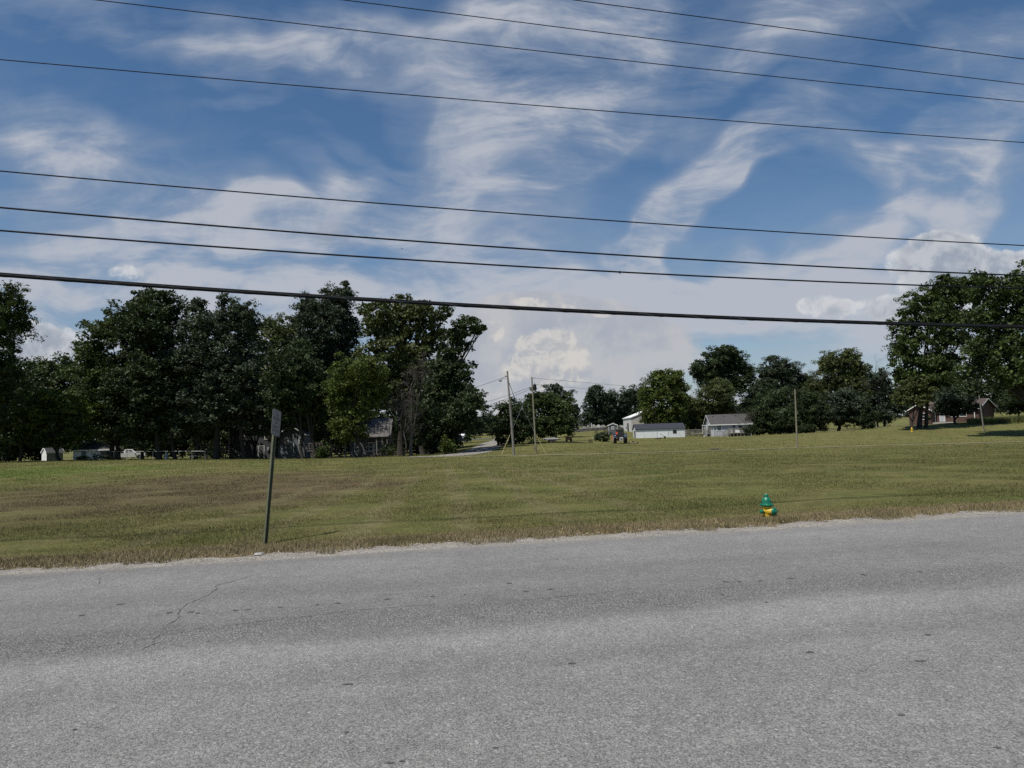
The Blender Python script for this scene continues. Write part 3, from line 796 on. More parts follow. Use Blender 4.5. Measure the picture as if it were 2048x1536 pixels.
# ------------------------------------------------------------------ grass
def blades(name, x, y, z, h, w, mat, label, lean=.5, seed=1):
    nz = np.random.default_rng(seed); n = len(x)
    a = nz.random(n)*2*np.pi; la = nz.random(n)*2*np.pi; ln = lean*h*nz.random(n)
    b0 = np.stack([x-np.cos(a)*w, y-np.sin(a)*w, z-.01], -1)
    b1 = np.stack([x+np.cos(a)*w, y+np.sin(a)*w, z-.01], -1)
    tp = np.stack([x+np.cos(la)*ln, y+np.sin(la)*ln, z+h], -1)
    v = np.stack([b0, b1, tp], 1).reshape(-1, 3)
    f = np.arange(3*n).reshape(-1, 3)
    o = mesh_np(name, v, f, mat, sides=3)
    return tag(o, label, 'grass', kind='stuff')
def make_grass():
    nz = np.random.default_rng(21)
    n = NGRASS
    Y = np.exp(math.log(10.5)+(math.log(150)-math.log(10.5))*nz.random(n)**1.25); u = nz.uniform(-.80, .80, n); X = u*Y
    perp = X*RN[0]+Y*RN[1]
    rag = .12*np.sin(X*1.7)+.1*np.sin(X*4.3+1)
    k = (perp > PEDGE+.5+rag) & (nz.random(n) < np.clip(1.5-Y/110, .15, 1)); X, Y = X[k], Y[k]; z = gz(X, Y)
    tuft = .5+.5*np.sin(X*1.1+2*np.sin(Y*.7))*np.cos(Y*.9+np.sin(X*.8))
    h = (.019+.0008*Y)*(.55+.9*nz.random(len(X)))*(.7+.6*tuft); w = .0028+.00030*Y
    blades('grass', X, Y, z, h, w, M['blade'], 'short mown grass covering the field, green with scorched brown patches', 1.3, 5)
    n = NDRY
    s = nz.uniform(-14, 22, n); rr = nz.random(n)
    rag = .17*np.sin(s*1.9+np.sin(s*.6))+.13*np.sin(s*5.1+2)+.09*np.sin(s*11.0)+.05*np.sin(s*23)
    p = PEDGE-.18+rag + (1.25-rag)*rr
    thin = nz.random(n) < np.clip(1.15-.55*rr, .2, 1)
    s, p, rr = s[thin], p[thin], rr[thin]
    X = RD[0]*s+RN[0]*p; Y = RD[1]*s+RN[1]*p
    h = (.05+.05*nz.random(len(s)))*(1.0-.45*rr)
    z = np.maximum(gz(X, Y), -.028)
    blades('dry_grass', X, Y, z, h, np.full(len(s), .005), M['dry'], 'dry straw-coloured grass fringe along the road shoulder', 1.0, 6)
NGRASS = 520000; NDRY = 90000
make_grass()
# ------------------------------------------------------------------ trees
UNITS = None
def leaf_cloud(cent, size, nz, droop=.0, aspect=.5):
    """one rhombic leaf spray per centre, random attitude"""
    n = len(cent)
    nrm = nz.normal(size=(n, 3)); nrm[:, 2] = np.abs(nrm[:, 2])*1.1+.25
    nrm /= np.linalg.norm(nrm, axis=1)[:, None]
    a = nz.normal(size=(n, 3)); a[:, 2] -= droop
    a -= nrm*(a*nrm).sum(1)[:, None]; a /= np.linalg.norm(a, axis=1)[:, None]+1e-9
    b = np.cross(nrm, a)
    L = size*(.6+.8*nz.random(n))[:, None]; Wd = L*aspect*(.7+.6*nz.random((n, 1)))
    bend = nrm*L*.12
    v = np.stack([cent-a*L*.5, cent+b*Wd*.5+bend, cent+a*L*.5, cent-b*Wd*.5+bend], 1).reshape(-1, 3)
    return v
def clump_points(blobs, dens, crad, per, nz, flat=.62):
    """blobs: list of (centre, rx, ry, rz). returns leaf centres and clump centres per blob"""
    pts, cl = [], []
    for (c, rx, ry, rz) in blobs:
        rm = (rx*ry*rz)**(1/3)
        n = max(5, int(dens*DMUL*(rm/crad)**2))
        d = nz.normal(size=(n, 3)); d /= np.linalg.norm(d, axis=1)[:, None]
        rr = .42+.62*np.sqrt(nz.random(n))
        rr *= (1+.20*np.clip(nz.normal(size=n), -1.5, 1.3))
        cc = c + d*rr[:, None]*np.array([rx, ry, rz])
        cl.append(cc)
        k = max(6, int(per*1.5))
        cr_ = min(crad, .62*rm)*(.55+.9*nz.random(n))
        q = nz.normal(size=(n, k, 3)); q /= np.linalg.norm(q, axis=2)[..., None]
        q *= (nz.random((n, k, 1)))**(1/2.2)
        q = q*cr_[:, None, None]*np.array([1, 1, flat])
        pts.append((cc[:, None]+q).reshape(-1, 3))
    return np.concatenate(pts), cl
NLEAF = [0]; DMUL = 1.8; LSZ = .90
def tree(name, label, px, Y, blobs, leaf='leaf_dark', size=.40, dens=2.6, crad=.95, per=34, trunk=.35, bark='bark', seed=0,
         group=None, cat='tree', droop=.2, stems=None, aspect=.55, twigs=True, fork=.30, flat=.62, core=1.0):
    nz = np.random.default_rng(1000+seed)
    b = base(px, Y, .15)
    k = pxm(Y)
    bl = []
    for i, q in enumerate(blobs):
        cx, cy, rx, ry = q[:4]; dy = q[4] if len(q) > 4 else nz.uniform(-.5, .5)*rx*k
        c = at(cx, cy, Y); c = c + np.array([0, dy, 0])
        r1, r3 = rx*k, ry*k
        bl.append((c, r1, max((r1+r3)/2, r1*.8), r3))
    pts, cl = clump_points(bl, dens, crad, per, nz, flat)
    gr = gz(pts[:, 0], pts[:, 1]); pts = pts[pts[:, 2] > gr+.15]
    root = empty(name, b, 0, label, cat, group)
    loc = np.array(b)
    v = leaf_cloud(pts-loc, size*LSZ, nz, droop, aspect*1.12)
    NLEAF[0] += len(pts)
    if core:  # oversized inner leaves added to block light through the crown
        cs = []
        for (c, rx, ry, rz) in bl:
            n = int(core*13*(rx*ry*rz)**(2/3))
            d = nz.normal(size=(n, 3)); d /= np.linalg.norm(d, axis=1)[:, None]
            cs.append(c + d*(.76*nz.random((n, 1))**(1/2.2))*np.array([rx, ry, rz]))
        cs = np.concatenate(cs); gr = gz(cs[:, 0], cs[:, 1]); cs = cs[cs[:, 2] > gr+.4]; NLEAF[0] += len(cs)
        v = np.concatenate([v, leaf_cloud(cs-loc, .9*(Y/110)**.6, nz, droop, .7)])
    mesh_np('crown', v, np.arange(len(v)).reshape(-1, 4), M[leaf], root)
    # trunk and limbs
    mb = MB()
    cen = np.mean([q[0] for q in bl], 0); top = max(q[0][2] for q in bl)
    low = min(q[0][2]-q[3] for q in bl)
    fz = b[2] + max(1.2, (cen[2]-b[2])*fork)
    roots = stems or [(px, 1.0)]
    for (spx, sf) in roots:
        sb = base(spx, Y, .15)-loc
        lean = (cen-loc-sb); fk = sb+np.array([lean[0]*.18, lean[1]*.18, fz-b[2]])
        tr = trunk*sf
        mid = (sb+fk)/2 + nz.normal(size=3)*np.array([.12, .12, 0])
        mb.tube([sb, sb+np.array([0, 0, .35]), mid, fk], [tr*1.5, tr*1.08, tr*.92, tr*.8], 10)
        for i, q in enumerate(bl):
            if len(roots) > 1 and nz.random() < .35: continue
            e = q[0]-loc
            m1 = fk*.62+e*.38 + np.array([0, 0, .10*np.linalg.norm(e-fk)]) + nz.normal(size=3)*.25
            r0 = tr*(.62 if i < 3 else .42)
            mb.tube([fk-np.array([0, 0, .3]), m1, e], [r0, r0*.62, r0*.28], 7)
            if twigs:
                cc = cl[i]; sel = nz.choice(len(cc), min(len(cc), 9), replace=False)
                for j in sel:
                    st = m1*.3+e*.7+nz.normal(size=3)*.1 if nz.random() < .6 else e
                    en = cc[j]-loc; mm = (st+en)/2+nz.normal(size=3)*.22
                    mb.tube([st, mm, en], [r0*.26, r0*.17, .02], 5)
    mb.build('trunk', M[bark], root, smooth=True)
    return root
GL = 'tall trees along the far left edge of the field'
GM = 'trees around the far lawns'
GR = 'big shade trees at the right edge'
T = tree
# --- left belt
T('walnut_tree', 'tall feathery tree cut off by the left edge of the picture', -45, 92, [(0,640,50,62),(-50,620,80,85),(22,606,32,36),(36,640,24,30),(8,700,40,55),(-20,780,70,80),(-110,700,80,110),(-90,820,80,70),(20,745,30,34)], 'leaf_mid', .46, 2.5, .95, 36, .38, seed=1, group=GL, aspect=.34, droop=.5)
T('broadleaf_tree', 'dull green rounded tree behind, between the left edge tree and the tall belt', 120, 128, [(100,770,75,45),(60,830,60,55),(150,800,45,50),(130,735,32,26),(160,850,60,45),(75,735,30,22),(20,850,60,50),(100,855,70,50),(175,820,30,30)], 'leaf_mid', .46, 2.1, 1.1, 32, .32, seed=2, group=GL)
T('drooping_tree', 'bright green low tree with layered drooping branches above the small blue shed', 118, 98, [(95,810,55,38),(65,845,45,34),(120,850,50,34),(150,820,38,34),(90,875,55,22),(60,800,30,22),(45,880,26,20),(150,870,36,24)], 'leaf_light', .42, 2.2, .9, 30, .24, seed=3, group=GL, droop=.9, flat=.34)
T('tall_broadleaf_tree', 'broad tree with stepped left shoulder, left of the tallest dark crown', 232, 106, [(205,690,42,48),(232,660,30,28),(190,730,40,40),(225,760,60,60),(180,790,44,44),(240,820,60,60),(219,652,14,14),(200,840,40,44)], 'leaf_mid', .44, 2.5, .95, 36, .36, seed=4, group=GL, stems=[(224,1),(238,.7)])
T('tall_broadleaf_tree', 'tallest dense round-topped tree behind the white pickup', 292, 103, [(300,640,58,56),(335,622,40,34),(288,602,24,20),(318,592,34,16),(265,680,44,50),(320,700,68,62),(300,770,75,62),(330,830,55,56),(270,840,46,50),(262,622,20,18)], 'leaf_dark', .44, 2.6, .95, 36, .44, seed=5, group=GL, stems=[(318,1),(350,.6)])
T('tall_broadleaf_tree', 'wide dark tree with knobbly top behind the wooden deck', 440, 104, [(400,640,40,42),(468,628,40,34),(450,604,14,16),(492,640,26,38),(440,680,76,52),(400,730,70,62),(480,740,58,62),(430,800,84,56),(500,810,50,52),(390,840,50,44),(505,655,12,14),(395,612,18,14)], 'leaf_blue', .42, 2.6, .9, 36, .46, seed=6, group=GL, stems=[(432,1),(490,.7),(392,.6)])
T('broadleaf_tree', 'olive green tree filling the dip in the tree line above the no parking sign', 560, 124, [(560,690,48,50),(540,655,26,20),(585,665,30,26),(555,750,60,60),(560,820,56,50)], 'leaf_olive', .46, 2.3, 1.05, 34, .34, seed=7, group=GL)
T('broadleaf_tree', 'dark leafy tree right of the sign, hanging over the pale cottage', 612, 99, [(590,735,52,44),(560,770,44,40),(612,770,50,48),(575,815,52,40),(625,820,44,40),(600,700,30,24),(640,790,28,34)], 'leaf_dark', .40, 2.6, .88, 36, .34, seed=8, group=GL, stems=[(628,1),(605,.6)])
T('cottonwood_tree', 'tall grey-green tree with fine glossy leaves and a spiky pointed top', 652, 119, [(648,650,56,58),(684,596,26,30),(622,618,26,26),(670,625,36,34),(690,660,28,50),(640,710,48,48),(680,720,36,46),(692,575,8,12),(655,590,14,12),(650,770,40,46)], 'leaf_blue', .30, 3.4, .8, 44, .36, 'bark_pale', seed=9, group=GL, aspect=.7)
T('small_tree', 'yellow-green smaller tree in front of the grey bungalow', 722, 93, [(724,735,48,26),(690,765,38,34),(745,765,32,34),(672,800,26,34),(716,800,42,34),(690,845,38,30),(714,838,28,24),(700,870,32,20)], 'leaf_light', .36, 2.5, .8, 34, .2, seed=10, group=GL, stems=[(718,1),(690,.7)], droop=.6)
T('oak_tree', 'large open-crowned tree with big leaf tufts against the white cloud', 815, 108, [(765,640,42,46),(800,615,44,28),(850,632,48,28),(888,630,16,22),(870,665,24,20),(770,700,46,50),(835,690,42,46),(790,660,44,40),(730,615,16,18),(865,690,26,28),(815,740,40,36),(770,760,36,36)], 'leaf_olive', .50, 1.9, .95, 38, .5, 'bark', seed=11, group=GL, stems=[(800,1),(845,.8)])
T('leaning_tree', 'ragged tree with one long limb reaching right over the lane', 872, 104, [(930,655,30,24),(905,680,24,30),(955,660,14,14),(935,690,20,12),(915,740,34,34),(890,720,26,26),(920,780,30,30),(885,790,34,40),(945,640,14,12),(880,760,34,40),(965,655,6,7)], 'leaf_dark', .46, 2.2, .85, 38, .46, 'bark', seed=12, group=GL, stems=[(862,1)])
T('broadleaf_tree', 'low dark tree whose skirt touches the ground beside the gravel lane', 905, 100, [(945,795,24,26),(925,820,38,32),(895,845,46,44),(960,810,16,16),(875,880,34,30),(940,850,30,28),(905,885,14,20),(850,850,30,50)], 'leaf_dark', .40, 2.7, .85, 38, .28, seed=13, group=GL)
T('vine_covered_trunk', 'dead vine-wrapped trunk with grey hanging twigs', 822, 96, [(822,770,22,50),(818,830,22,50),(848,740,14,40),(800,800,16,40)], 'twig', .50, 1.7, .7, 26, .26, 'bark_pale', seed=14, group='dead trees', aspect=.07, droop=1.6, core=0)
T('dark_undergrowth_tree', 'dark tree filling the shade under the vine-covered trunk', 850, 124, [(850,840,44,70),(870,860,40,50),(885,800,40,50)], 'leaf_dark', .46, 2.6, 1.0, 34, .3, seed=15, group=GL)
# deep background of the belt
for i, (px, Y, bl, lab) in enumerate([
    (-60, 150, [(-70,800,100,90),(-20,860,80,60),(60,870,70,40)], 'shaded tree far behind the left edge tree'),
    (330, 172, [(290,790,80,80),(380,800,80,80),(340,850,90,50),(250,840,60,50)], 'shaded tree far behind the white pickup'),
    (470, 150, [(440,770,90,90),(520,790,70,80),(470,850,90,50)], 'shaded tree behind the two-storey grey house'),
    (600, 152, [(600,760,80,80),(660,800,70,70),(560,830,70,60)], 'shaded tree behind the pale cottage'),
    (760, 158, [(740,770,70,60),(800,790,60,70),(700,800,60,60)], 'shaded tree behind the bungalow roof'),
    (860, 165, [(850,780,60,80),(900,810,50,60),(850,850,70,40)], 'shaded tree behind the low tree by the lane'),
    (180, 190, [(160,830,70,50),(220,820,70,60),(110,840,60,40)], 'shaded tree behind the white garage')]):
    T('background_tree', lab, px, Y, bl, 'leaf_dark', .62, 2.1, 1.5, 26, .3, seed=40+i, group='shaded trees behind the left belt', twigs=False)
for i, (px, Y, bl, lab) in enumerate([  # undergrowth added to keep the gaps below the crowns dark
    (10, 128, [(-20,890,50,40),(40,890,45,34),(-80,880,50,50),(20,830,60,50)], 'added dark undergrowth tree beneath the left edge tree'),
    (70, 140, [(60,890,40,32),(110,885,30,30),(75,840,60,40)], 'added dark undergrowth tree behind the small blue shed'),
    (245, 165, [(225,895,30,26),(270,890,40,30),(310,892,34,26),(250,860,60,30)], 'added dark undergrowth tree behind the white pickup'),
    (365, 158, [(350,890,36,32),(400,885,40,34),(330,860,50,40),(380,850,60,40)], 'added dark undergrowth tree behind the pipe fence'),
    (430, 146, [(440,880,40,40),(410,890,30,30)], 'added dark undergrowth tree behind the slatted deck'),
    (640, 150, [(620,880,40,40),(660,885,40,36),(690,875,40,40),(640,840,60,40)], 'added dark undergrowth tree behind the cottage deck'),
    (745, 150, [(720,870,40,40),(790,870,40,36),(760,850,50,40)], 'added dark undergrowth tree behind the bungalow'),
    (835, 112, [(830,880,30,32),(862,880,26,30),(800,885,22,26),(845,850,40,30)], 'added dark undergrowth tree between the vine-covered trunk and the lane')]):
    T('added_undergrowth', lab, px, Y, bl, 'leaf_dark', .6, 2.2, 1.2, 26, .2, seed=60+i, group='dark undergrowth below the left belt', twigs=False)
for i, (px, Y, bl, lab) in enumerate([  # mostly hidden row added so its canopy shades the ground
    (40, 122, [(0,770,80,60),(70,790,70,60),(20,840,80,50)], 'added second-row shade tree behind the left edge tree'),
    (285, 122, [(250,780,70,70),(320,790,70,70),(290,840,80,44)], 'added second-row shade tree above the white pickup'),
    (390, 118, [(360,780,70,70),(430,790,70,70),(390,840,80,44)], 'added second-row shade tree above the pipe fence'),
    (510, 114, [(480,800,60,50),(540,810,60,46),(520,840,60,26)], 'added second-row shade tree in front of the two-storey house'),
    (660, 112, [(620,800,60,60),(690,810,60,50),(650,840,50,24)], 'added second-row shade tree over the cottage deck'),
    (770, 130, [(740,790,50,34),(800,790,40,40)], 'added second-row shade tree over the bungalow roof')]):
    T('added_shade_tree', lab, px, Y, bl, 'leaf_dark', .6, 1.7, 1.2, 24, .26, seed=80+i, group='second row of the left belt', twigs=False)
# --- centre
T('round_tree', 'dark round tree, crown down to the lawn, left of the transformer pole', 1022, 117, [(1020,838,38,32),(1005,862,28,30),(1045,850,26,36),(1035,875,26,16),(1000,885,10,10),(1025,815,26,16)], 'leaf_dark', .38, 2.7, .85, 38, .26, seed=16, group=GM, stems=[(1030,1)])
T('round_tree', 'spreading tree casting shade over the parked trailer, right of the transformer pole', 1104, 121, [(1100,820,42,26),(1080,800,26,20),(1120,815,30,26),(1072,845,26,28),(1112,850,34,26),(1135,855,12,24),(1090,862,26,14),(1060,815,20,22)], 'leaf_mid', .38, 2.6, .85, 38, .26, seed=17, group=GM, stems=[(1104,1),(1110,.7)])
T('oak_tree', 'dark crown rising behind the tree with the parked trailer', 1112, 165, [(1110,790,30,20),(1092,800,24,18),(1132,798,12,12),(1115,775,14,10),(1070,800,14,14),(1135,840,26,26),(1150,820,14,16)], 'leaf_blue', .5, 2.4, 1.1, 32, .3, seed=18, group=GM)
T('cemetery_tree', 'dark blue-green tree behind the graves with a gap of sky at its left', 1198, 262, [(1200,795,30,20),(1180,800,18,18),(1220,805,20,22),(1205,820,34,22),(1175,835,18,16),(1205,840,38,16),(1190,780,16,10)], 'leaf_far', .62, 2.3, 1.3, 28, .4, seed=19, group=GM)
T('cemetery_tree', 'dark blue-green tree behind the graves next to the tall barn', 1258, 268, [(1262,795,26,22),(1245,810,20,20),(1280,800,20,24),(1250,835,40,22),(1275,830,26,24)], 'leaf_far', .62, 2.3, 1.3, 28, .4, seed=20, group=GM)
T('maple_tree', 'bright green rounded tree right behind the tall white barn', 1330, 184, [(1325,772,38,30),(1345,765,26,26),(1300,795,28,28),(1340,805,34,34),(1296,830,18,22),(1360,790,20,26),(1318,750,20,12),(1330,840,44,20),(1300,860,24,8)], 'leaf_light', .46, 2.6, 1.05, 36, .36, seed=21, group=GM)
T('dense_tree', 'dense olive tree with smooth crown between the long shed and the grey house', 1415, 190, [(1425,795,42,32),(1392,815,32,28),(1450,815,28,28),(1410,840,50,24),(1440,780,24,18),(1380,845,24,18)], 'leaf_olive', .40, 3.0, 1.0, 38, .3, seed=22, group=GM)
T('oak_tree', 'tall dark round crown standing above the roof of the grey house', 1450, 214, [(1440,722,38,28),(1470,730,34,32),(1408,742,24,24),(1495,745,16,22),(1430,755,44,28),(1475,770,36,24),(1450,702,26,12),(1390,735,10,12)], 'leaf_dark', .5, 2.6, 1.15, 36, .45, seed=23, group=GM)
T('broadleaf_tree', 'grey-green airy tree behind the thicket by the lone pole', 1560, 205, [(1552,740,30,26),(1575,745,28,26),(1532,760,18,30),(1600,765,20,22),(1560,775,42,26),(1540,718,14,8)], 'leaf_blue', .44, 2.5, 1.05, 36, .34, seed=24, group=GM)
T('thicket_tree', 'broad dark thicket-like tree between the grey house and the lone pole', 1560, 168, [(1560,800,48,32),(1520,830,32,30),(1570,835,48,28),(1610,815,32,40),(1630,840,22,26),(1540,860,46,12),(1600,860,40,12),(1500,850,14,18)], 'leaf_dark', .40, 2.8, 1.0, 38, .3, seed=25, group=GM, stems=[(1560,1),(1598,.8),(1540,.5)])
T('broadleaf_tree', 'tall pale-tipped tree with twin domes right of the lone pole', 1680, 200, [(1660,730,32,30),(1700,735,36,32),(1652,730,20,20),(1690,715,20,14),(1725,750,22,26),(1680,770,56,30),(1640,780,26,24),(1720,790,36,30)], 'leaf_olive', .44, 2.6, 1.05, 36, .36, seed=26, group=GM)
T('round_tree', 'dark mushroom-shaped lawn tree with a short thick trunk', 1678, 167, [(1690,805,42,24),(1665,830,34,20),(1715,825,22,24),(1690,835,36,14),(1725,835,12,18),(1650,815,14,14),(1680,790,28,12)], 'leaf_blue', .40, 2.8, .95, 38, .36, seed=27, group=GM, stems=[(1678,1.0)])
T('conical_bush', 'narrow dark pointed evergreen at the right side of the mushroom-shaped tree', 1738, 160, [(1738,845,16,16),(1738,825,10,18),(1742,838,14,16)], 'leaf_dark', .34, 3.4, .7, 36, .15, seed=28, group=GM, twigs=False)
T('broadleaf_tree', 'dim blue-green tree in the gap left of the huge right-hand tree', 1770, 195, [(1770,765,22,30),(1755,790,24,26),(1785,800,20,30),(1765,830,30,20),(1745,760,10,20)], 'leaf_far', .44, 2.5, 1.0, 34, .3, seed=29, group=GM)
T('background_tree', 'hazy tree at the end of the lane behind the dark pickup', 960, 260, [(975,845,18,24),(955,850,20,20),(935,850,20,22),(985,850,12,20)], 'leaf_far', .6, 2.4, 1.3, 28, .3, seed=30, group=GM, twigs=False)
T('broadleaf_tree', 'dim tree filling the gap between the tall dark crown and the airy grey-green tree', 1518, 222, [(1515,790,24,26),(1500,815,26,26),(1530,770,14,20),(1520,830,30,22)], 'leaf_far', .46, 2.5, 1.05, 34, .3, seed=37, group=GM)
T('broadleaf_tree', 'dim tree filling the gap above the thicket, between the two grey-green trees', 1625, 225, [(1622,775,24,26),(1635,795,26,26),(1608,790,20,24)], 'leaf_far', .46, 2.5, 1.05, 34, .3, seed=38, group=GM)
T('broadleaf_tree', 'low olive tree joining the maple to the dense olive tree', 1375, 205, [(1372,815,22,24),(1385,835,24,22),(1365,840,20,20)], 'leaf_olive', .42, 2.6, 1.0, 34, .25, seed=39, group=GM)
# --- right
T('shade_tree', 'huge spreading tree with sky gaps and heavy limbs at the right', 1836, 130, [(1868,610,54,40),(1835,655,44,40),(1905,585,52,34),(1822,700,36,34),(1850,745,46,30),(1812,740,24,30),(1880,650,40,30),(1885,755,34,24),(1920,640,34,26),(1800,770,16,30),(1868,720,30,24),(1930,575,40,26),(1885,560,20,12),(1905,725,26,22),(1880,680,30,24),(1925,680,16,14)], 'leaf_mid', .46, 2.6, 1.0, 36, .42, seed=31, group=GR, stems=[(1839,1),(1853,.75)])
T('shade_tree', 'massive dark tree half cut off by the right edge of the picture', 2085, 111, [(1990,590,44,38),(2040,570,50,40),(2010,640,60,44),(2080,620,70,80),(1990,700,36,36),(2040,710,50,50),(2110,720,70,80),(2020,752,40,24),(2085,770,60,40),(1960,640,26,26),(1965,735,24,22),(1970,560,24,16),(1945,700,20,20),(1935,745,22,20),(1975,700,30,30)], 'leaf_mid', .44, 2.5, 1.0, 36, .6, seed=32, group=GR)
T('small_tree', 'smaller olive tree in front of the huge trunk, above the yellow hydrant', 1826, 126, [(1832,775,30,20),(1812,790,22,18),(1850,785,24,20),(1800,800,14,14),(1840,800,26,12)], 'leaf_olive', .42, 2.6, .85, 36, .2, seed=33, group=GR)
T('round_tree', 'small dark round-headed tree in front of the brick house', 1911, 143, [(1912,805,26,18),(1890,800,18,14),(1932,808,16,16),(1912,822,32,10),(1905,788,26,14),(1940,814,12,12),(1880,808,14,14)], 'leaf_blue', .38, 2.8, .8, 38, .24, seed=34, group=GR)
T('dark_bush_tree', 'dark bushy tree at the right corner of the brick house', 2040, 152, [(2036,800,20,22),(2012,808,16,20),(2056,810,24,22),(2044,780,22,16)], 'leaf_dark', .4, 3.2, .9, 36, .2, seed=35, group=GR)
T('background_tree', 'shaded tree behind the brick house roof', 1900, 190, [(1880,790,60,30),(1950,780,60,40),(2020,770,60,50),(1830,810,40,24)], 'leaf_dark', .6, 2.2, 1.4, 28, .3, seed=36, group=GR, twigs=False)
# leafless trees
def bare_tree(name, label, px, Y, h, spread, seed, mat='twig', levels=4, rad=.12):
    nz = np.random.default_rng(seed); b = base(px, Y, .1); root = empty(name, b, 0, label, 'tree', 'dead trees')
    tr, br = MB(), MB()
    def grow(p, d, L, r, lv, mb):
        d = d/np.linalg.norm(d); q = p + d*L*.5 + nz.normal(size=3)*L*.05; e = p + d*L + nz.normal(size=3)*L*.07
        mb.tube([p, q, e], [r, r*.8, r*.6], 6 if lv > 2 else 4)
        if lv == 0: return
        for i in range(3 if lv > 1 else 4):
            nd = d + nz.normal(size=3)*spread; nd[2] = abs(nd[2])*.8+.15
            grow(q if i == 0 else e, nd, L*.68, r*.55, lv-1, br)
    grow(np.zeros(3), np.array([.05, 0, 1.0]), h*.36, rad, levels, tr)
    tr.build('trunk', M['bark_pale'], root, smooth=True); br.build('branches', M[mat], root)
    return root
bare_tree('dead_tree', 'small pale leafless tree with fanned branches in front of the vine-covered trunk', 808, 94, 8.5, .55, 3, levels=5, rad=.10)
bare_tree('dead_tree', 'bare grey treetop showing over the trees beside the huge right-hand tree', 1757, 196, 21, .5, 8, levels=5, rad=.2)
bare_tree('dead_tree', 'thin bare tree at the right end of the grey house roof', 1493, 161, 7.5, .5, 5, levels=5, rad=.09)
# far wood that closes the horizon
def far_wood():
    nz = np.random.default_rng(77); bl = []
    for px in range(-500, 2600, 26):
        Y = 330+60*nz.random(); top = 842 - 20*nz.random() - .0314*(px-1024)
        if 940 < px < 1300: top += 10
        if px < 900 or px > 1300: top -= 14
        c = at(px, top+14, Y); c[2] = g1(c[0], c[1])*.4 + c[2]*.6
        k = pxm(Y); bl.append((c, 24*k, 24*k, 22*k))
    pts, _ = clump_points(bl, 2.0, 1.7, 26, nz, .7)
    v = leaf_cloud(pts, .95, nz)
    o = mesh_np('far_wood', v, np.arange(len(v)).reshape(-1, 4), M['leaf_far']); NLEAF[0] += len(pts)
    tag(o, 'distant dark wood closing the horizon behind the houses and graves', 'wood', kind='stuff')
far_wood()
# bushes
def bush(label, px, Y, bl, leaf, seed, size=.3, name='bush'):
    nz = np.random.default_rng(seed); k = pxm(Y); q = []
    for cx, cy, rx, ry in bl:
        c = at(cx, cy, Y); q.append((c, rx*k, rx*k*.9, ry*k))
    pts, _ = clump_points(q, 3.0, .5, 34, nz, .7)
    g = gz(pts[:, 0], pts[:, 1]); pts = pts[pts[:, 2] > g+.03]; NLEAF[0] += len(pts)
    b = base(px, Y); v = leaf_cloud(pts-b, size, nz, .2)
    root = empty(name, b, 0, label, 'bush', 'bushes')
    mesh_np('foliage', v, np.arange(len(v)).reshape(-1, 4), M[leaf], root)
    mb = MB()
    for i in range(5): 
        a = i*1.26; mb.tube([(0,0,-.1), (.12*math.cos(a), .12*math.sin(a), .4), (.5*math.cos(a), .5*math.sin(a), 1.0)], [.05,.04,.02], 5)
    mb.build('stem', M['bark'], root)
bush('yellow-green shrub in front of the small white building by the lane', 892, 97, [(897,885,12,14),(890,898,10,10),(905,896,8,10)], 'leaf_light', 5)
bush('grey-green heap of cut branches beside the small grey shed', 1208, 134, [(1205,872,14,9),(1196,874,8,7),(1214,876,8,6)], 'leaf_blue', 6, .24, 'brush_heap')
bush('dark weedy shrub at the foot of the thin bare tree', 1500, 160, [(1498,862,9,9),(1504,858,8,12)], 'leaf_dark', 7)
bush('small dark shrub under the brick house window', 1858, 150, [(1858,836,4,7)], 'leaf_dark', 8)
bush('low dark shrub at the right end of the thicket by the lone pole', 1628, 160, [(1622,858,12,8),(1606,860,12,7)], 'leaf_dark', 9)
bush('green shrub against the deck of the pale cottage', 648, 97, [(648,900,12,18),(640,905,10,12)], 'leaf_mid', 10)
bush('dark shrub beside the bungalow porch', 772, 103, [(770,898,9,10)], 'leaf_dark', 11)
bush('ragged weeds along the fence by the white garage', 190, 99, [(185,915,18,5),(165,916,12,4),(212,915,10,4)], 'leaf_mid', 12, .2)
# tall weeds on the bank at the brick house
def weeds():
    nz = np.random.default_rng(5); n = 9000
    px = nz.uniform(1930, 2130, n); Y = nz.uniform(138, 146, n)
    X = (px-CX)/F*Y; z = gz(X, Y)
    blades('tall_weeds', X, Y, z, .5+.7*nz.random(n), np.full(n, .05), M['weed'], 'yellow-green tall weeds on the bank below the brick house', .6, 9)
weeds()
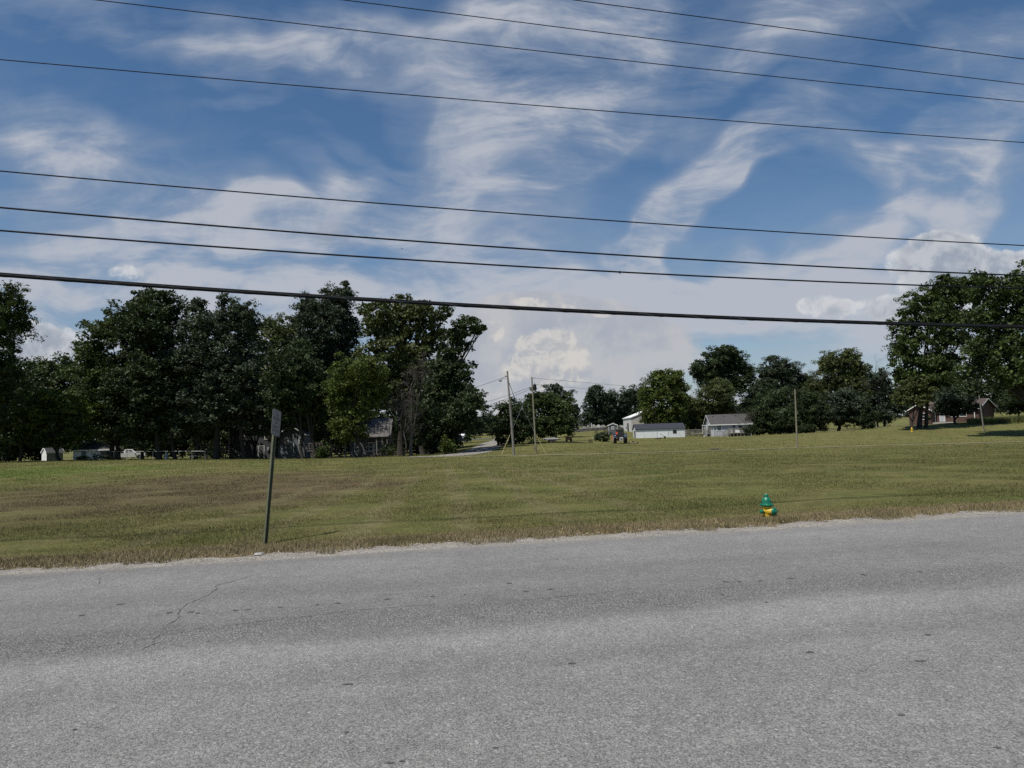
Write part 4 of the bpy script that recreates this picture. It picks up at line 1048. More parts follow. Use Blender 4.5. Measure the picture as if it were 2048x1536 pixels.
# ------------------------------------------------------------------ no parking sign
def text_mesh(body, size):
    cu = bpy.data.curves.new('t', 'FONT'); cu.body = body; cu.size = size; cu.align_x = 'CENTER'; cu.align_y = 'CENTER'; cu.extrude = .0006
    cu.space_line = 1.0
    ob = bpy.data.objects.new('t', cu); C.objects.link(ob); bpy.context.view_layer.update()
    me = bpy.data.meshes.new_from_object(ob); bpy.data.objects.remove(ob); return me
def make_sign():
    b = gp(531.5, 1088, -.03); Y = b[1]
    top = at(552, 811, Y)                           # sideways lean as seen
    root = empty('parking_sign', b, 0, 'faded grey no parking sign on a leaning dark green steel post', 'sign')
    # board frame: w = width direction (to the right and away), leaning within its own plane
    az = R(80)                        # plan direction of the board's width
    wv = np.array([math.cos(az), math.sin(az), 0]); nv = np.array([math.sin(az), -math.cos(az), 0])
    lean = R(10.5)
    up = np.array([0, 0, 1])*math.cos(lean) + wv*math.sin(lean)
    wd = wv*math.cos(lean) - np.array([0, 0, 1])*math.sin(lean)
    # make the sideways lean agree with the photograph
    Mx = Matrix((( wd[0], nv[0]*-1, up[0]), (wd[1], nv[1]*-1, up[1]), (wd[2], nv[2]*-1, up[2])))
    root.matrix_world = Matrix.Translation(Vector([float(v) for v in b])) @ Mx.to_4x4()
    # local: x width, -y front, z up the post
    H = 2.36
    mb = MB()
    prof = [(-.052,.0),(-.052,-.005),(-.032,-.005),(-.023,.036),(.023,.036),(.032,-.005),(.052,-.005),(.052,.0),(.036,.0),(.027,.041),(-.027,.041),(-.036,.0)]
    for i in range(12):
        a, c = prof[i], prof[(i+1) % 12]
        mb.add([(a[0], a[1], -.25), (c[0], c[1], -.25), (c[0], c[1], H), (a[0], a[1], H)], [(0,1,2,3)])
    mb.build('post', M['post_green'], root)
    # board
    W2, Hh, r = .154, .234, .036; zc = H-.245
    def rounded(w, h, r, y, n=6):
        o = []
        for cx, cz, a0 in ((w-r, h-r, 0), (-w+r, h-r, 90), (-w+r, -h+r, 180), (w-r, -h+r, 270)):
            for i in range(n+1):
                a = R(a0+90*i/n); o.append((cx+r*math.cos(a), y, zc+cz+r*math.sin(a)))
        return o
    o1, o2 = rounded(W2, Hh, r, -.006), rounded(W2, Hh, r, -.009); n = len(o1)
    mb = MB(); mb.add(o1+o2, [list(range(n)), list(range(2*n-1, n-1, -1))]+[(i, i+n, (i+1) % n+n, (i+1) % n) for i in range(n)])
    bd = mb.build('sign_board', M['signface'], root)
    # printed border line
    a1, a2 = rounded(W2-.012, Hh-.012, r-.008, -.0105), rounded(W2-.018, Hh-.018, r-.012, -.0105)
    mb = MB(); mb.add(a1+a2, [(i, (i+1) % n, (i+1) % n+n, i+n) for i in range(n)]); mb.build('border', M['signtext'], bd)
    me = text_mesh('NO\nPARKING\nON\nRIGHT\nOF WAY', .082); me.materials.clear(); me.materials.append(M['signtext'])
    xs = [v.co.x for v in me.vertices]; ys = [v.co.y for v in me.vertices]
    cy = (max(ys)+min(ys))/2; k = .26/(max(xs)-min(xs)); kv = .34/(max(ys)-min(ys))
    for v in me.vertices:
        x, y, z = v.co; v.co = (x*k, -.0105-z, zc+(y-cy)*kv)
    tx = bpy.data.objects.new('lettering', me); C.objects.link(tx); tx.parent = bd
    for z in (zc+.185, zc-.195):
        mb = MB(); mb.lathe([(.011,0),(.011,.006),(.006,.009)], 8, Matrix.Translation((0,-.010,z)) @ Matrix.Rotation(R(90), 4, 'X')); mb.build('bolt', M['bolt'], bd)
make_sign()

# ------------------------------------------------------------------ fire hydrant
def make_hydrant():
    Y = 14.15; k = pxm(Y); px = 1534
    ctr = at(px, 1024, Y); g = g1(ctr[0], ctr[1])
    root = empty('fire_hydrant', (ctr[0], ctr[1], g), R(4), 'green and yellow fire hydrant standing in the dry verge of the road', 'fire hydrant')
    def zz(py): return at(px, py, Y)[2]-g
    zt = zz(986); zf = zz(1010.5); zn = zz(1022)
    m_ = lambda q: q*k
    rb = m_(8.6)
    mb = MB(); mb.lathe([(rb*1.02,-.25),(rb*1.02,zf-.01),(rb*1.05,zf)], 28); mb.build('barrel', M['hyd_yellow'], root, True)
    # bonnet: flange, dome, neck, cap
    R_ = m_(13.4)
    prof = [(R_*.72,zf-.022),(R_*.97,zf-.004),(R_,zf+.006),(R_*.97,zf+.020),(R_*.76,zf+.024),(R_*.72,zf+.03),(R_*.70,zz(1005)),(R_*.68,zz(1002.6)),(R_*.655,zz(1000)),(R_*.60,zz(998)),(R_*.50,zz(996.2)),(R_*.40,zz(994.8)),(R_*.335,zz(994)),(R_*.30,zz(993.0)),(R_*.31,zz(992)),(R_*.36,zz(991.2)),(R_*.36,zz(990.3)),(R_*.26,zz(989.6)),(R_*.18,zz(988.2))]
    mb = MB(); mb.lathe(prof, 32); bo = mb.build('bonnet', M['hyd_green'], root, True)
    mb = MB(); mb.lathe([(R_*.12,zz(988.4)),(R_*.105,zz(986.2)),(R_*.085,zt)], 5); mb.build('operating_nut', M['brass'], bo)
    for i in range(8):
        a = i*math.pi/4+.2; mb = MB(); mb.lathe([(.011,0),(.011,.012),(.007,.014)], 6, Matrix.Translation((R_*.87*math.cos(a), R_*.87*math.sin(a), zf+.019))); mb.build('flange_bolt', M['hyd_green'], bo)
    def nozzle(az, ln, r, name, capname):
        Mx = Matrix.Translation((0, 0, zn)) @ Matrix.Rotation(az, 4, 'Z') @ Matrix.Rotation(R(90), 4, 'Y')
        mb = MB(); mb.lathe([(r*1.5,rb*.35),(r*1.28,rb*.85),(r*1.0,rb*1.15),(r*.98,ln),(r*.5,ln+.001)], 24, Mx); nz_ = mb.build(name, M['hyd_yellow'], root, True)
        mb = MB(); mb.lathe([(r*1.04,ln-.012),(r*1.2,ln-.008),(r*1.22,ln+.012),(r*1.12,ln+.022),(r*1.14,ln+.03),(r*.95,ln+.042),(r*.34,ln+.048),(r*.30,ln+.05)], 24, Mx); cp_ = mb.build(capname, M['hyd_green'], root, True)
        mb = MB(); mb.lathe([(r*.26,ln+.046),(r*.24,ln+.062),(r*.16,ln+.065)], 5, Mx); mb.build('cap_nut', M['hyd_green'], cp_)
        return cp_
    nozzle(R(-55), rb*1.72, m_(6.3), 'pumper_nozzle', 'pumper_cap')
    nozzle(R(-152), rb*1.62, m_(3.3), 'hose_nozzle', 'hose_cap')
    nozzle(R(38), rb*1.5, m_(3.3), 'hose_nozzle', 'hose_cap')
make_hydrant()

# ------------------------------------------------------------------ overhead lines along the far side of the road
PL = PEDGE
def wire_plane_pt(px, py, p):
    d = ray(px, py); t = p/(d @ RN); return CAM+d*t
ends = {}
def wire(name, label, pts, p, r, mat, n=8, twist=False):
    q = [wire_plane_pt(x, y, p) for x, y in pts]
    s = np.array([v @ RD for v in q]); z = np.array([v[2] for v in q])
    co_ = np.polyfit(s, z, 2)
    if co_[0] < .0002: co_ = np.concatenate([[.0002], np.polyfit(s, z-.0002*s*s, 1)])
    sa = np.arange(-SPAN_L, SPAN_R+.01, .5)
    P = [rp(v, p, np.polyval(co_, v)) for v in sa]
    print('WIRE', label[:30], 'curv %.5f' % co_[0], 'zL %.2f z0 %.2f zR %.2f' % (P[0][2], np.polyval(co_, 0), P[-1][2]))
    mb = MB(); mb.tube(P, r, n)
    o = mb.build(name, M[mat], None, True); tag(o, label, 'overhead wire', 'overhead wires along the road')
    if twist:
        mb = MB(); h = []
        for v in np.arange(-14, 20, .05):
            a = v*6.0; c = rp(v, p, np.polyval(co_, v)); h.append(c+np.array([0, 0, 1])*math.sin(a)*r*1.02+RN*math.cos(a)*r*1.02)
        mb.tube(h, r*.13, 4); mb.build('lashing_wire', M['lash'], o)
        mb = MB(); P2 = [c+np.array([0, 0, r*1.25]) for c in P]; mb.tube(P2, r*.42, 6); mb.build('support_strand', M['cable'], o)
    ends[label] = (P[0], P[-1]); return o, co_
SPAN_L, SPAN_R = 26, 26
wire('power_line', 'highest thin wire, leaving the top edge right of the middle', [(1149,0),(1524,50),(2048,118)], PL+1.0, .0085, 'cable', 6)
wire('power_line', 'second highest thin wire, leaving the top edge left of the middle', [(695,0),(1024,44),(1624,116),(2048,169)], PL+1.9, .0085, 'cable', 6)
wire('power_line', 'third highest thin wire, leaving the top edge near the left corner', [(194,0),(1024,96),(2048,204)], PL+2.7, .0090, 'cable', 6)
wire('power_line', 'fourth thin wire from the top, crossing the sky well below the upper three', [(0,119),(1024,207),(2048,285)], PL+1.9, .0090, 'cable', 6)
wire('utility_cable', 'slender black cable, fifth line from the top, alone across the mid sky', [(0,342),(1024,427),(2048,491)], PL+1.9, .0125, 'cable')
wire('utility_cable', 'black cable just above the one with the small clip', [(0,415),(1024,496),(2048,551)], PL+1.9, .0165, 'cable')
gw, gc = wire('utility_cable', 'black cable carrying a small dark clip right of the middle', [(0,461),(1024,532),(2048,577)], PL+1.9, .0165, 'cable')
cl = wire_plane_pt(1239.5, 545, PL+1.9)
mb = MB(); mb.box(cl[0]-.013, cl[0]+.013, cl[1]-.013, cl[1]+.013, cl[2]-.022, cl[2]+.03); mb.build('clip', M['cable'], gw)
wire('communication_cable', 'thickest lowest black cable bundle wrapped with lashing wire', [(0,551),(512,584),(900,611),(1400,634),(2048,654)], PL+2.4, .031, 'cable_thick', 10, True)

# road litter
lb = gp(517, 1109, -.01)
mb = MB(); nzl = np.random.default_rng(2)
ring = [(.085*math.cos(a)*(.8+.4*nzl.random()), .05*math.sin(a)*(.8+.4*nzl.random())) for a in np.linspace(0, 6.28, 9)[:-1]]
vs = [(lb[0]+x, lb[1]+y, lb[2]) for x, y in ring]+[(lb[0]+x*.7, lb[1]+y*.7, lb[2]+.022+.012*nzl.random()) for x, y in ring]
mb.add(vs, [list(range(8, 16))]+[(i, (i+1) % 8, (i+1) % 8+8, i+8) for i in range(8)])
tag(mb.build('crumpled_paper', M['granite']), 'scrap of crumpled pale litter at the gravel edge below the sign', 'litter')
# bird far up
bp = at(804, 497, 120)
mb = MB(); mb.add([(-.25,0,.0),(0,-.05,.02),(.25,0,0),(0,.05,.02),(0,0,-.05),(-.12,0,.04),(.12,0,.04)], [(0,1,5),(0,5,3),(1,2,6),(6,2,3),(1,6,3,5),(0,4,1),(1,4,2),(2,4,3),(3,4,0)])
o = mb.build('flying_bird', M['cable']); o.location = [float(v) for v in bp]; tag(o, 'tiny dark bird gliding in the sky left of the middle', 'bird')
# ------------------------------------------------------------------ poles and their wires
def sag(a, b, s, n=14):
    a, b = np.array(a, float), np.array(b, float)
    return [a+(b-a)*t-np.array([0, 0, 4*s*t*(1-t)]) for t in np.linspace(0, 1, n+1)]
def lone_wire(name, label, a, b, s, r, mat='cable', cat='overhead wire', group=None):
    mb = MB(); mb.tube(sag(a, b, s), r, 5); return tag(mb.build(name, M[mat]), label, cat, group)
def pole(label, bpx, bpy, tpx, tpy, Y, r0, r1, mat, name='utility_pole', cat='utility pole', group='wooden poles'):
    b = at(bpx, bpy, Y); b[2] = min(g1(b[0], b[1]), b[2]+.2)
    t = at(tpx, tpy, Y)
    root = empty(name, b, 0, label, cat, group)
    mb = MB(); v = t-b
    mb.tube([v*-.06, v*.0, v*.33, v*.66, v], [r0*1.05, r0, r0*.67+r1*.33, r0*.33+r1*.67, r1], 14)
    mb.build('shaft', M[mat], root, True)
    return root, b, t
ra, ba, ta = pole('grey leaning utility pole carrying a street lamp on a short arm', 1028, 911, 1014.5, 742, 82.6, .135, .10, 'pole')
def on(b, t, f): return (t-b)*f
# street lamp arm and head (its own thing, hung on the pole)
arm0 = ba+on(ba, ta, .905); arm1 = at(1000.5, 759.5, 82.4)
lr = empty('street_lamp', arm0, 0, 'small barn-light style street lamp on an arm near the pole top', 'street lamp')
mb = MB(); e = arm1-arm0; mb.tube([(0,0,0), e*.5+np.array([0,0,.10]), e+np.array([0,0,.12])], .03, 8); mb.tube([np.array([.0,0,.35]), e*.45+np.array([0,0,.11])], .014, 6); mb.build('arm', M['galv'], lr, True)
mb = MB(); mb.lathe([(.06,.20),(.12,.16),(.14,.02),(.21,-.02),(.22,-.06)], 16, Matrix.Translation(Vector([float(v) for v in e]))); mb.build('lamp_hood', M['galv'], lr, True)
mb = MB(); mb.lathe([(.19,-.06),(.18,-.16),(.12,-.22),(.05,-.24)], 16, Matrix.Translation(Vector([float(v) for v in e]))); mb.build('lamp_lens', M['lamp_clear'], lr, True)
for f, dx in ((.94, -.28), (.72, .1)):
    mb = MB(); c = on(ba, ta, f); mb.tube([c, c+np.array([dx, -.1, 0])], .03, 6); mb.lathe([(.05,-.05),(.075,0),(.05,.06)], 10, Matrix.Translation(Vector([float(v) for v in (c+np.array([dx,-.1,0]))]))); mb.build('insulator', M['porcelain'], ra)
mb = MB(); c = on(ba, ta, .30); mb.tube([on(ba, ta, .02)+np.array([.13,-.05,0]), on(ba, ta, .68)+np.array([.12,-.05,0])], .018, 5); mb.build('conduit', M['pole'], ra)
rb_, bb, tb = pole('grey pole bearing a dark transformer can, right of the lamp pole', 1072, 902, 1063.5, 754, 88, .115, .085, 'pole_tan')
mb = MB(); c = on(bb, tb, .87)+np.array([.30, -.05, 0]); mb.lathe([(.05,-.42),(.19,-.40),(.20,.22),(.17,.28),(.05,.30)], 16, Matrix.Translation(Vector([float(v) for v in c]))); mb.tube([on(bb, tb, .86), c], .04, 6); tf = mb.build('transformer', M['cable_thick'], rb_, True)
mb = MB(); mb.lathe([(.03,.28),(.045,.36),(.025,.48)], 8, Matrix.Translation(Vector([float(v) for v in c]))); mb.build('bushing', M['porcelain'], tf)
for f, dx in ((.985, .30), (.90, .36)):
    mb = MB(); c = on(bb, tb, f); mb.tube([c, c+np.array([dx, -.05, 0])], .03, 6); mb.lathe([(.05,-.05),(.075,0),(.05,.06)], 10, Matrix.Translation(Vector([float(v) for v in (c+np.array([dx,-.05,0]))]))); mb.build('insulator', M['porcelain'], rb_)
pole('lone tan pole without wires standing by the worn track', 1594.5, 896, 1590, 779, 88.6, .105, .085, 'pole_tan')
pole('short leaning grey pole in front of the brick house gable', 1966, 842, 1958, 790, 124, .115, .08, 'pole')
pole('thin pale short post at the end of the garden path, left one', 1753, 858, 1752, 843, 149, .07, .06, 'pole_tan', 'wooden_post', 'post', 'short wooden posts')
pole('thin pale short post at the end of the garden path, right one', 1776, 854, 1773.5, 841, 150, .07, .06, 'pole_tan', 'wooden_post', 'post', 'short wooden posts')
GW = 'thin lines strung from the two field poles'
lone_wire('service_wire', 'wire running left from the lamp pole top to the trees', ba+on(ba, ta, .94), at(820, 801, 112), .5, .022, group=GW)
lone_wire('service_wire', 'upper of the two wires sloping left from the transformer pole', bb+on(bb, tb, .875), at(900, 822, 125), .3, .022, group=GW)
lone_wire('service_wire', 'lower of the two wires sloping left from the transformer pole', bb+on(bb, tb, .85), at(880, 840, 125), .3, .022, group=GW)
lone_wire('service_wire', 'faint upper wire running right from the transformer pole top', bb+on(bb, tb, .985)+np.array([.3,0,0]), at(1640, 786, 230), .9, .016, group=GW)
lone_wire('service_wire', 'faint lower wire running right from the transformer pole', bb+on(bb, tb, .90)+np.array([.36,0,0]), at(1640, 796, 240), .9, .016, group=GW)
lone_wire('service_cable', 'thick drop cable falling steeply from the lamp pole behind the round tree', ba+on(ba, ta, .90), at(1060, 853, 150), 1.0, .03, group=GW)
def guy(label, a, px, py, Y):
    g = at(px, py, Y); g[2] = g1(g[0], g[1])
    root = empty('guy_wire', g, 0, label, 'guy wire', 'guy wires of the field poles')
    v = np.array(a)-g
    mb = MB(); mb.tube([(0,0,0), v], .009, 5); mb.build('strand', M['galv'], root)
    L = np.linalg.norm(v); mb = MB(); mb.tube([(0,0,-.05), v*(2.5/L)], .026, 8); mb.build('guard', M['yguard'], root)
    mb = MB(); mb.tube([(0,0,-.2), v*(.3/L)], .02, 6); mb.build('anchor_rod', M['galv'], root)
guy('guy wire with long yellow guard, right of the transformer pole foot', ba+on(ba, ta, .89), 1093, 911, 82.5)
guy('guy wire with yellow guard, left of the lamp pole foot', bb+on(bb, tb, .92), 1003, 905, 87)

# ------------------------------------------------------------------ buildings
def rect_window(root, x, z, w, h, y=0.0, side='front', bars=True, name='window', frame='trim', xx=0.0):
    """frame + pane; front: on plane y (facing -y); left: on plane x=xx (facing -x)"""
    def bx(mb, a0, a1, z0, z1, d0, d1):
        if side == 'front': mb.box(a0, a1, y-d1, y-d0, z0, z1)
        elif side == 'left': mb.box(xx-d1, xx-d0, a0, a1, z0, z1)
        else: mb.box(xx+d0, xx+d1, a0, a1, z0, z1)
    f = .10; mb = MB()
    bx(mb, x-w/2-f, x-w/2, z-f, z+h+f, -.02, .06); bx(mb, x+w/2, x+w/2+f, z-f, z+h+f, -.02, .06)
    bx(mb, x-w/2, x+w/2, z-f, z, -.02, .06); bx(mb, x-w/2, x+w/2, z+h, z+h+f, -.02, .06)
    if bars: bx(mb, x-w/2, x+w/2, z+h*.5-.035, z+h*.5+.035, -.02, .05)
    o = mb.build(name, M[frame], root)
    mb = MB(); bx(mb, x-w/2, x+w/2, z, z+h, -.02, .012); mb.build('pane', M['glass'], o)
    return o
def door(root, x, z, w, h, mat='trim', y=0.0, side='front', xx=0.0, frame=True):
    def bx(mb, a0, a1, z0, z1, d0, d1):
        if side == 'front': mb.box(a0, a1, y-d1, y-d0, z0, z1)
        elif side == 'left': mb.box(xx-d1, xx-d0, a0, a1, z0, z1)
        else: mb.box(xx+d0, xx+d1, a0, a1, z0, z1)
    mb = MB(); bx(mb, x-w/2, x+w/2, z, z+h, -.02, .03); o = mb.build('door', M[mat], root)
    if frame:
        mb = MB(); f = .09
        bx(mb, x-w/2-f, x-w/2, z, z+h+f, -.02, .05); bx(mb, x+w/2, x+w/2+f, z, z+h+f, -.02, .05); bx(mb, x-w/2, x+w/2, z+h, z+h+f, -.02, .05)
        mb.build('door_frame', M['trim'], o)
    mb = MB(); s = x+w*.38; bx(mb, s-.03, s+.03, z+h*.48, z+h*.48+.06, .03, .07); mb.build('handle', M['galv'], o)
    return o
def gable(name, label, cat, px, Y, rz, L, D, eave, ridge, wall, roof, over=.35, endwall=None, axis='x', fascia='trim', group=None, split=None, lower=None, gz_off=None, roof_t=.12):
    """gabled block. local x along the front, y away; ridge along `axis`. eave/ridge are heights above the base"""
    b = base(px, Y); 
    xs = [0, L*math.cos(rz), L*math.cos(rz)-D*math.sin(rz), -D*math.sin(rz)]; ys = [0, L*math.sin(rz), L*math.sin(rz)+D*math.cos(rz), D*math.cos(rz)]
    if gz_off is not None: b[2] = gz_off
    root = empty(name, b, rz, label, cat, group)
    low = min(gz(np.array(xs)+b[0], np.array(ys)+b[1])) - b[2] - .3
    low = min(low, -.2)
    mb = MB()
    if axis == 'x':
        mb.prism([(0,low),(D,low),(D,eave),(D/2,ridge-.02),(0,eave)], 0, L, 'x')
    else:
        mb.prism([(0,low),(L,low),(L,eave),(L/2,ridge-.02),(0,eave)], 0, D, 'y')
    mb.build('wall', M[wall], root)
    # roof slabs with overhang
    span = D if axis == 'x' else L; leng = L if axis == 'x' else D
    sl = (ridge-eave)/(span/2); t = roof_t
    prof = [(-over, eave-over*sl+.02), (span/2, ridge+.02), (span+over, eave-over*sl+.02), (span+over, eave-over*sl+.02+t), (span/2, ridge+.02+t), (-over, eave-over*sl+.02+t)]
    mb = MB(); mb.prism(prof, -over, leng+over, axis); rf = mb.build('roof', M[roof], root)
    # fascia boards along the eaves and rakes
    if fascia:
        mb = MB(); e = eave-over*sl
        for s_, o_ in ((-over-.03, 1), (span+over+.004, -1)):
            z0, z1 = e-.06, e+.02+t-.01
            if axis == 'x': mb.box(-over, leng+over, s_, s_+.026, z0, z1)
            else: mb.box(s_, s_+.026, -over, leng+over, z0, z1)
        for a in (-over-.03, leng+over+.004):
            for (p0, p1) in ((0, 1), (1, 2)):
                A_, B_ = prof[p0], prof[p1]
                poly = [(A_[0], A_[1]-.08), (B_[0], B_[1]-.08), (B_[0], B_[1]+t-.01), (A_[0], A_[1]+t-.01)]
                mb.prism(poly, a, a+.026, axis)
        mb.build('fascia', M[fascia], root)
    return root
def hz_(px, py, Y, b): return at(px, py, Y)[2]-b
def skirt(root, mat, z0, z1, L, name='lower_wall', y=-.025):
    mb = MB(); mb.box(-.02, L+.02, y, 0.0, z0, z1); return mb.build(name, M[mat], root)
def rails(mb, x0, x1, y, z0, zs, n, t=.045, hh=.13):
    for z in zs: mb.box(x0, x1, y-.02, y+.02, z-hh/2, z+hh/2)
    for i in range(n+1):
        x = x0+(x1-x0)*i/n; mb.box(x-t, x+t, y+.021, y+.021+2*t, z0, zs[-1]+.05)

# long white shed
Y = 155; b0 = base(1273, Y); k = pxm(Y)
ev = hz_(1273, 859.2, Y, b0[2]); rg = hz_(1268, 849.8, Y+2.2, b0[2])
sh = gable('long_shed', 'long low white shed with a slate blue roof and an open end door', 'shed', 1273, Y, R(-1), 10.35, 4.4, ev, rg, 'lapwhite', 'shingle_blue', .18, fascia=None)
skirt(sh, 'ribwhite', -.15, ev*.55, 6.8)
rect_window(sh, 8.2, ev*.5, .58, .50, -.0, frame='tractor_black')
mb = MB(); mb.box(-.015, .01, 1.1, 2.6, -.3, ev*.86); mb.build('doorway_shade', M['shade_sheet'], sh)  # flat dark sheet on the closed end wall, painted as inside shade
mb = MB(); mb.box(-.10, -.02, 2.6, 3.2, -.1, ev*.86); mb.build('sliding_door', M['white'], sh)
for x in (6.78, 4.4): mb = MB(); mb.box(x, x+.05, -.05, -.03, -.1, ev-.1); mb.build('batten', M['galv'], sh)
# barn behind it
Y = 205; b0 = base(1264.5, Y)
brn = gable('metal_barn', 'tall white metal barn half hidden by the bright maple', 'barn', 1264.5, Y, R(0), 10.4, 15, hz_(1264.5, 834.8, Y, b0[2]), hz_(1300, 820.5, Y, b0[2]), 'barn_shaded', 'white', .22, axis='y')
mb = MB(); e_ = hz_(1264.5, 834.8, Y, b0[2]); mb.box(-.03, 0, 0, 15, -.8, e_-.02); mb.build('sunlit_side_wall', M['barn_sunlit'], brn)  # left wall skin in the paler tone, sunlight painted on
mb = MB(); mb.box(-.06, -.03, 5.0, 7.4, .2, 2.6); mb.box(-.06, -.03, 8.5, 9.6, 1.0, 1.7); mb.build('opening_shade', M['shade_sheet'], brn)  # dark sheets on the wall stand in for the shade within
# small grey garden shed
Y = 176; b0 = base(1218, Y, 0)
gs = gable('garden_shed', 'small dark grey garden shed with one white-framed window, left of the tractor', 'shed', 1218, Y, R(-4), 2.15, 3.0, hz_(1218, 851, Y, b0[2]), hz_(1227, 847.2, Y, b0[2]), 'lapdark', 'shingle', .12, axis='y')
rect_window(gs, 1.05, hz_(1227, 858, Y, b0[2]), .42, .5)
for x in (0.0, 2.07):
    mb = MB(); mb.box(x, x+.08, -.03, 0, -.3, hz_(1218, 851.5, Y, b0[2])); mb.build('corner_board', M['trim'], gs)
mb = MB(); mb.tube([(1.5,1.4,2.0),(1.5,1.4,3.1)], .05, 8); mb.build('vent_pipe', M['galv'], gs)
# grey house with decks
Y = 166; b0 = base(1424, Y); k = pxm(Y)
ev = hz_(1424, 848.6, Y, b0[2]); rg = hz_(1412, 831, Y+3.6, b0[2])
hs = gable('grey_house', 'grey clapboard house with a long shingle roof and a deck at each end', 'house', 1424, Y, R(-3), 8.9, 7.2, ev, rg, 'lapgrey', 'shingle', .38)
mb = MB(); mb.box(-.01, 8.91, -.02, 0.0, -.6, .32); mb.build('foundation', M['concrete'], hs)
rect_window(hs, 1.75, ev*.50, .95, 1.05); rect_window(hs, 6.5, ev*.40, .9, 1.2)
door(hs, 5.05, .75, .8, 1.9, 'lapdark')
door(hs, 2.1, .8, .85, 1.9, 'trim', side='left')
rect_window(hs, 5.0, ev*.5, .8, .9, side='left')
for x in (0.0, 8.8): 
    mb = MB(); mb.box(x-.01, x+.1, -.035, 0, -.3, ev-.12); mb.build('corner_board', M['trim'], hs)
mb = MB(); mb.tube([(.42,-.36,ev-.12),(.42,-.10,ev-.35),(.42,-.10,-.2)], .055, 6); mb.build('downspout', M['trim'], hs)
for x in (1.0, 3.6, 6.2):
    mb = MB(); zr = rg-.45; yr = 3.6-.45/((rg-ev)/3.6); mb.bevbox(x-.18, x+.18, yr-.2, yr+.18, zr-.1, zr+.26, .03); mb.build('roof_vent', M['shingle_dark'], hs)
# end porch roof
mb = MB(); mb.prism([(1.0,ev-.25),(3.2,ev-.25),(3.2,ev-.13),(1.0,ev-.13)], -1.5, -.02, 'x'); mb.box(-1.45, -1.35, 1.1, 1.2, -.2, ev-.26); mb.box(-1.45, -1.35, 3.0, 3.1, -.2, ev-.26); mb.build('porch_roof', M['trim'], hs)
def deck(root, x0, x1, y0, y1, z, mat='deck', zr=.95, n=4, stair=None, sides=True, slats=3, name='deck'):
    mb = MB(); mb.box(x0, x1, y0, y1, z-.16, z)
    for x in np.linspace(x0+.1, x1-.1, n+1):
        for y in (y0+.1, y1-.1): mb.box(x-.05, x+.05, y-.05, y+.05, -.6, z-.161)
    d = mb.build(name, M[mat], root)
    mb = MB(); zs = [z+zr*(i+1)/slats for i in range(slats)]
    rails(mb, x0, x1, y0+.06, z-.1, zs, n)
    if sides:
        for xs_ in (x0+.03, x1-.03):
            for zz in zs: mb.box(xs_-.02, xs_+.02, y0+.2, y1-.1, zz-.06, zz+.06)
    mb.build('railing', M[mat], d)
    if stair:
        sx, dr = stair; mb = MB(); ns = max(2, int(z/.18)+1)
        for i in range(ns):
            xa = sx+dr*(.26*i); zt = z-(i+1)*z/ns
            mb.box(min(xa, xa+dr*.28), max(xa, xa+dr*.28), y0+.1, y0+1.1, zt-.05, zt)
        e = sx+dr*.26*ns
        for yy in (y0+.05, y0+1.15):
            poly = [(sx, z+.88), (e, .88), (e, .98), (sx, z+.98)]; mb.prism(poly, yy-.025, yy+.025, 'y')
            poly = [(sx, z+.4), (e, .4), (e, .48), (sx, z+.48)]; mb.prism(poly, yy-.026, yy+.026, 'y')
            poly = [(sx, z-.15), (e, -.15), (e, .02), (sx, z+.02)]; mb.prism(poly, yy-.02, yy+.02, 'y')
            mb.box(e-.05, e+.05, yy-.05, yy+.05, -.3, 1.0); mb.box(sx-.05, sx+.05, yy-.052, yy+.052, 0, z+1.0)
        mb.build('stairs', M[mat], d)
    return d
deck(hs, 3.6, 7.6, -2.2, -.05, .75, n=5, stair=(3.6, -1), slats=4, zr=1.0)
mb = MB(); mb.box(4.75, 5.7, -2.24, -2.19, .72, 1.35); mb.build('notice_panel', M['white'], hs)
deck(hs, -5.4, -.05, .9, 4.2, .75, n=4, stair=(-5.4, -1), slats=3)
# brick house
Y = 148; bx0 = base(1960, Y); k = pxm(Y)
ev = hz_(1960, 814.5, Y, bx0[2]); rg = ev+1.75
rzb = R(-52); L = 11.5
bl = np.array(bx0)-np.array([math.cos(rzb), math.sin(rzb), 0])*L
def gable_at(pt, *a, **kw):
    global base
    old = base
    base = lambda px, Y_, sink=0.0: np.array(pt, float)
    try: return gable(*a, **kw)
    finally: base = old
bh = gable_at(bl, 'brick_house', 'low red brick house with a brown roof behind the small round-headed tree', 'house', 0, 0, rzb, L, 8.2, ev, rg, 'brick', 'shingle_brown', .55)
rect_window(bh, 2.2, ev*.36, 1.6, 1.15, bars=True); rect_window(bh, 8.6, ev*.42, 1.2, .9); rect_window(bh, 6.6, ev*.42, 1.2, .9)
door(bh, 4.6, .2, .9, 2.0, 'lapgrey')
mb = MB(); 
for x in (10.9, 3.4): mb.box(x-.06, x+.06, -.52, -.40, -.4, ev-.32)
mb.build('porch_post', M['trim'], bh)
mb = MB(); mb.box(3.2, 7.6, -1.4, -.02, -.8, .12); mb.build('porch_slab', M['concrete'], bh)
wl = np.array(bl)-np.array([math.cos(rzb), math.sin(rzb), 0])*1.2
bw = gable_at(wl+np.array([-math.sin(rzb)*-2.2, math.cos(rzb)*-2.2, 0]), 'brick_house', 'brick wing with a white window behind the huge tree trunks', 'house', 0, 0, rzb, 4.4, 6, ev-.1, ev+1.15, 'brick', 'shingle_brown', .45, axis='y')
rect_window(bw, 2.9, ev*.3, 1.3, 1.2)

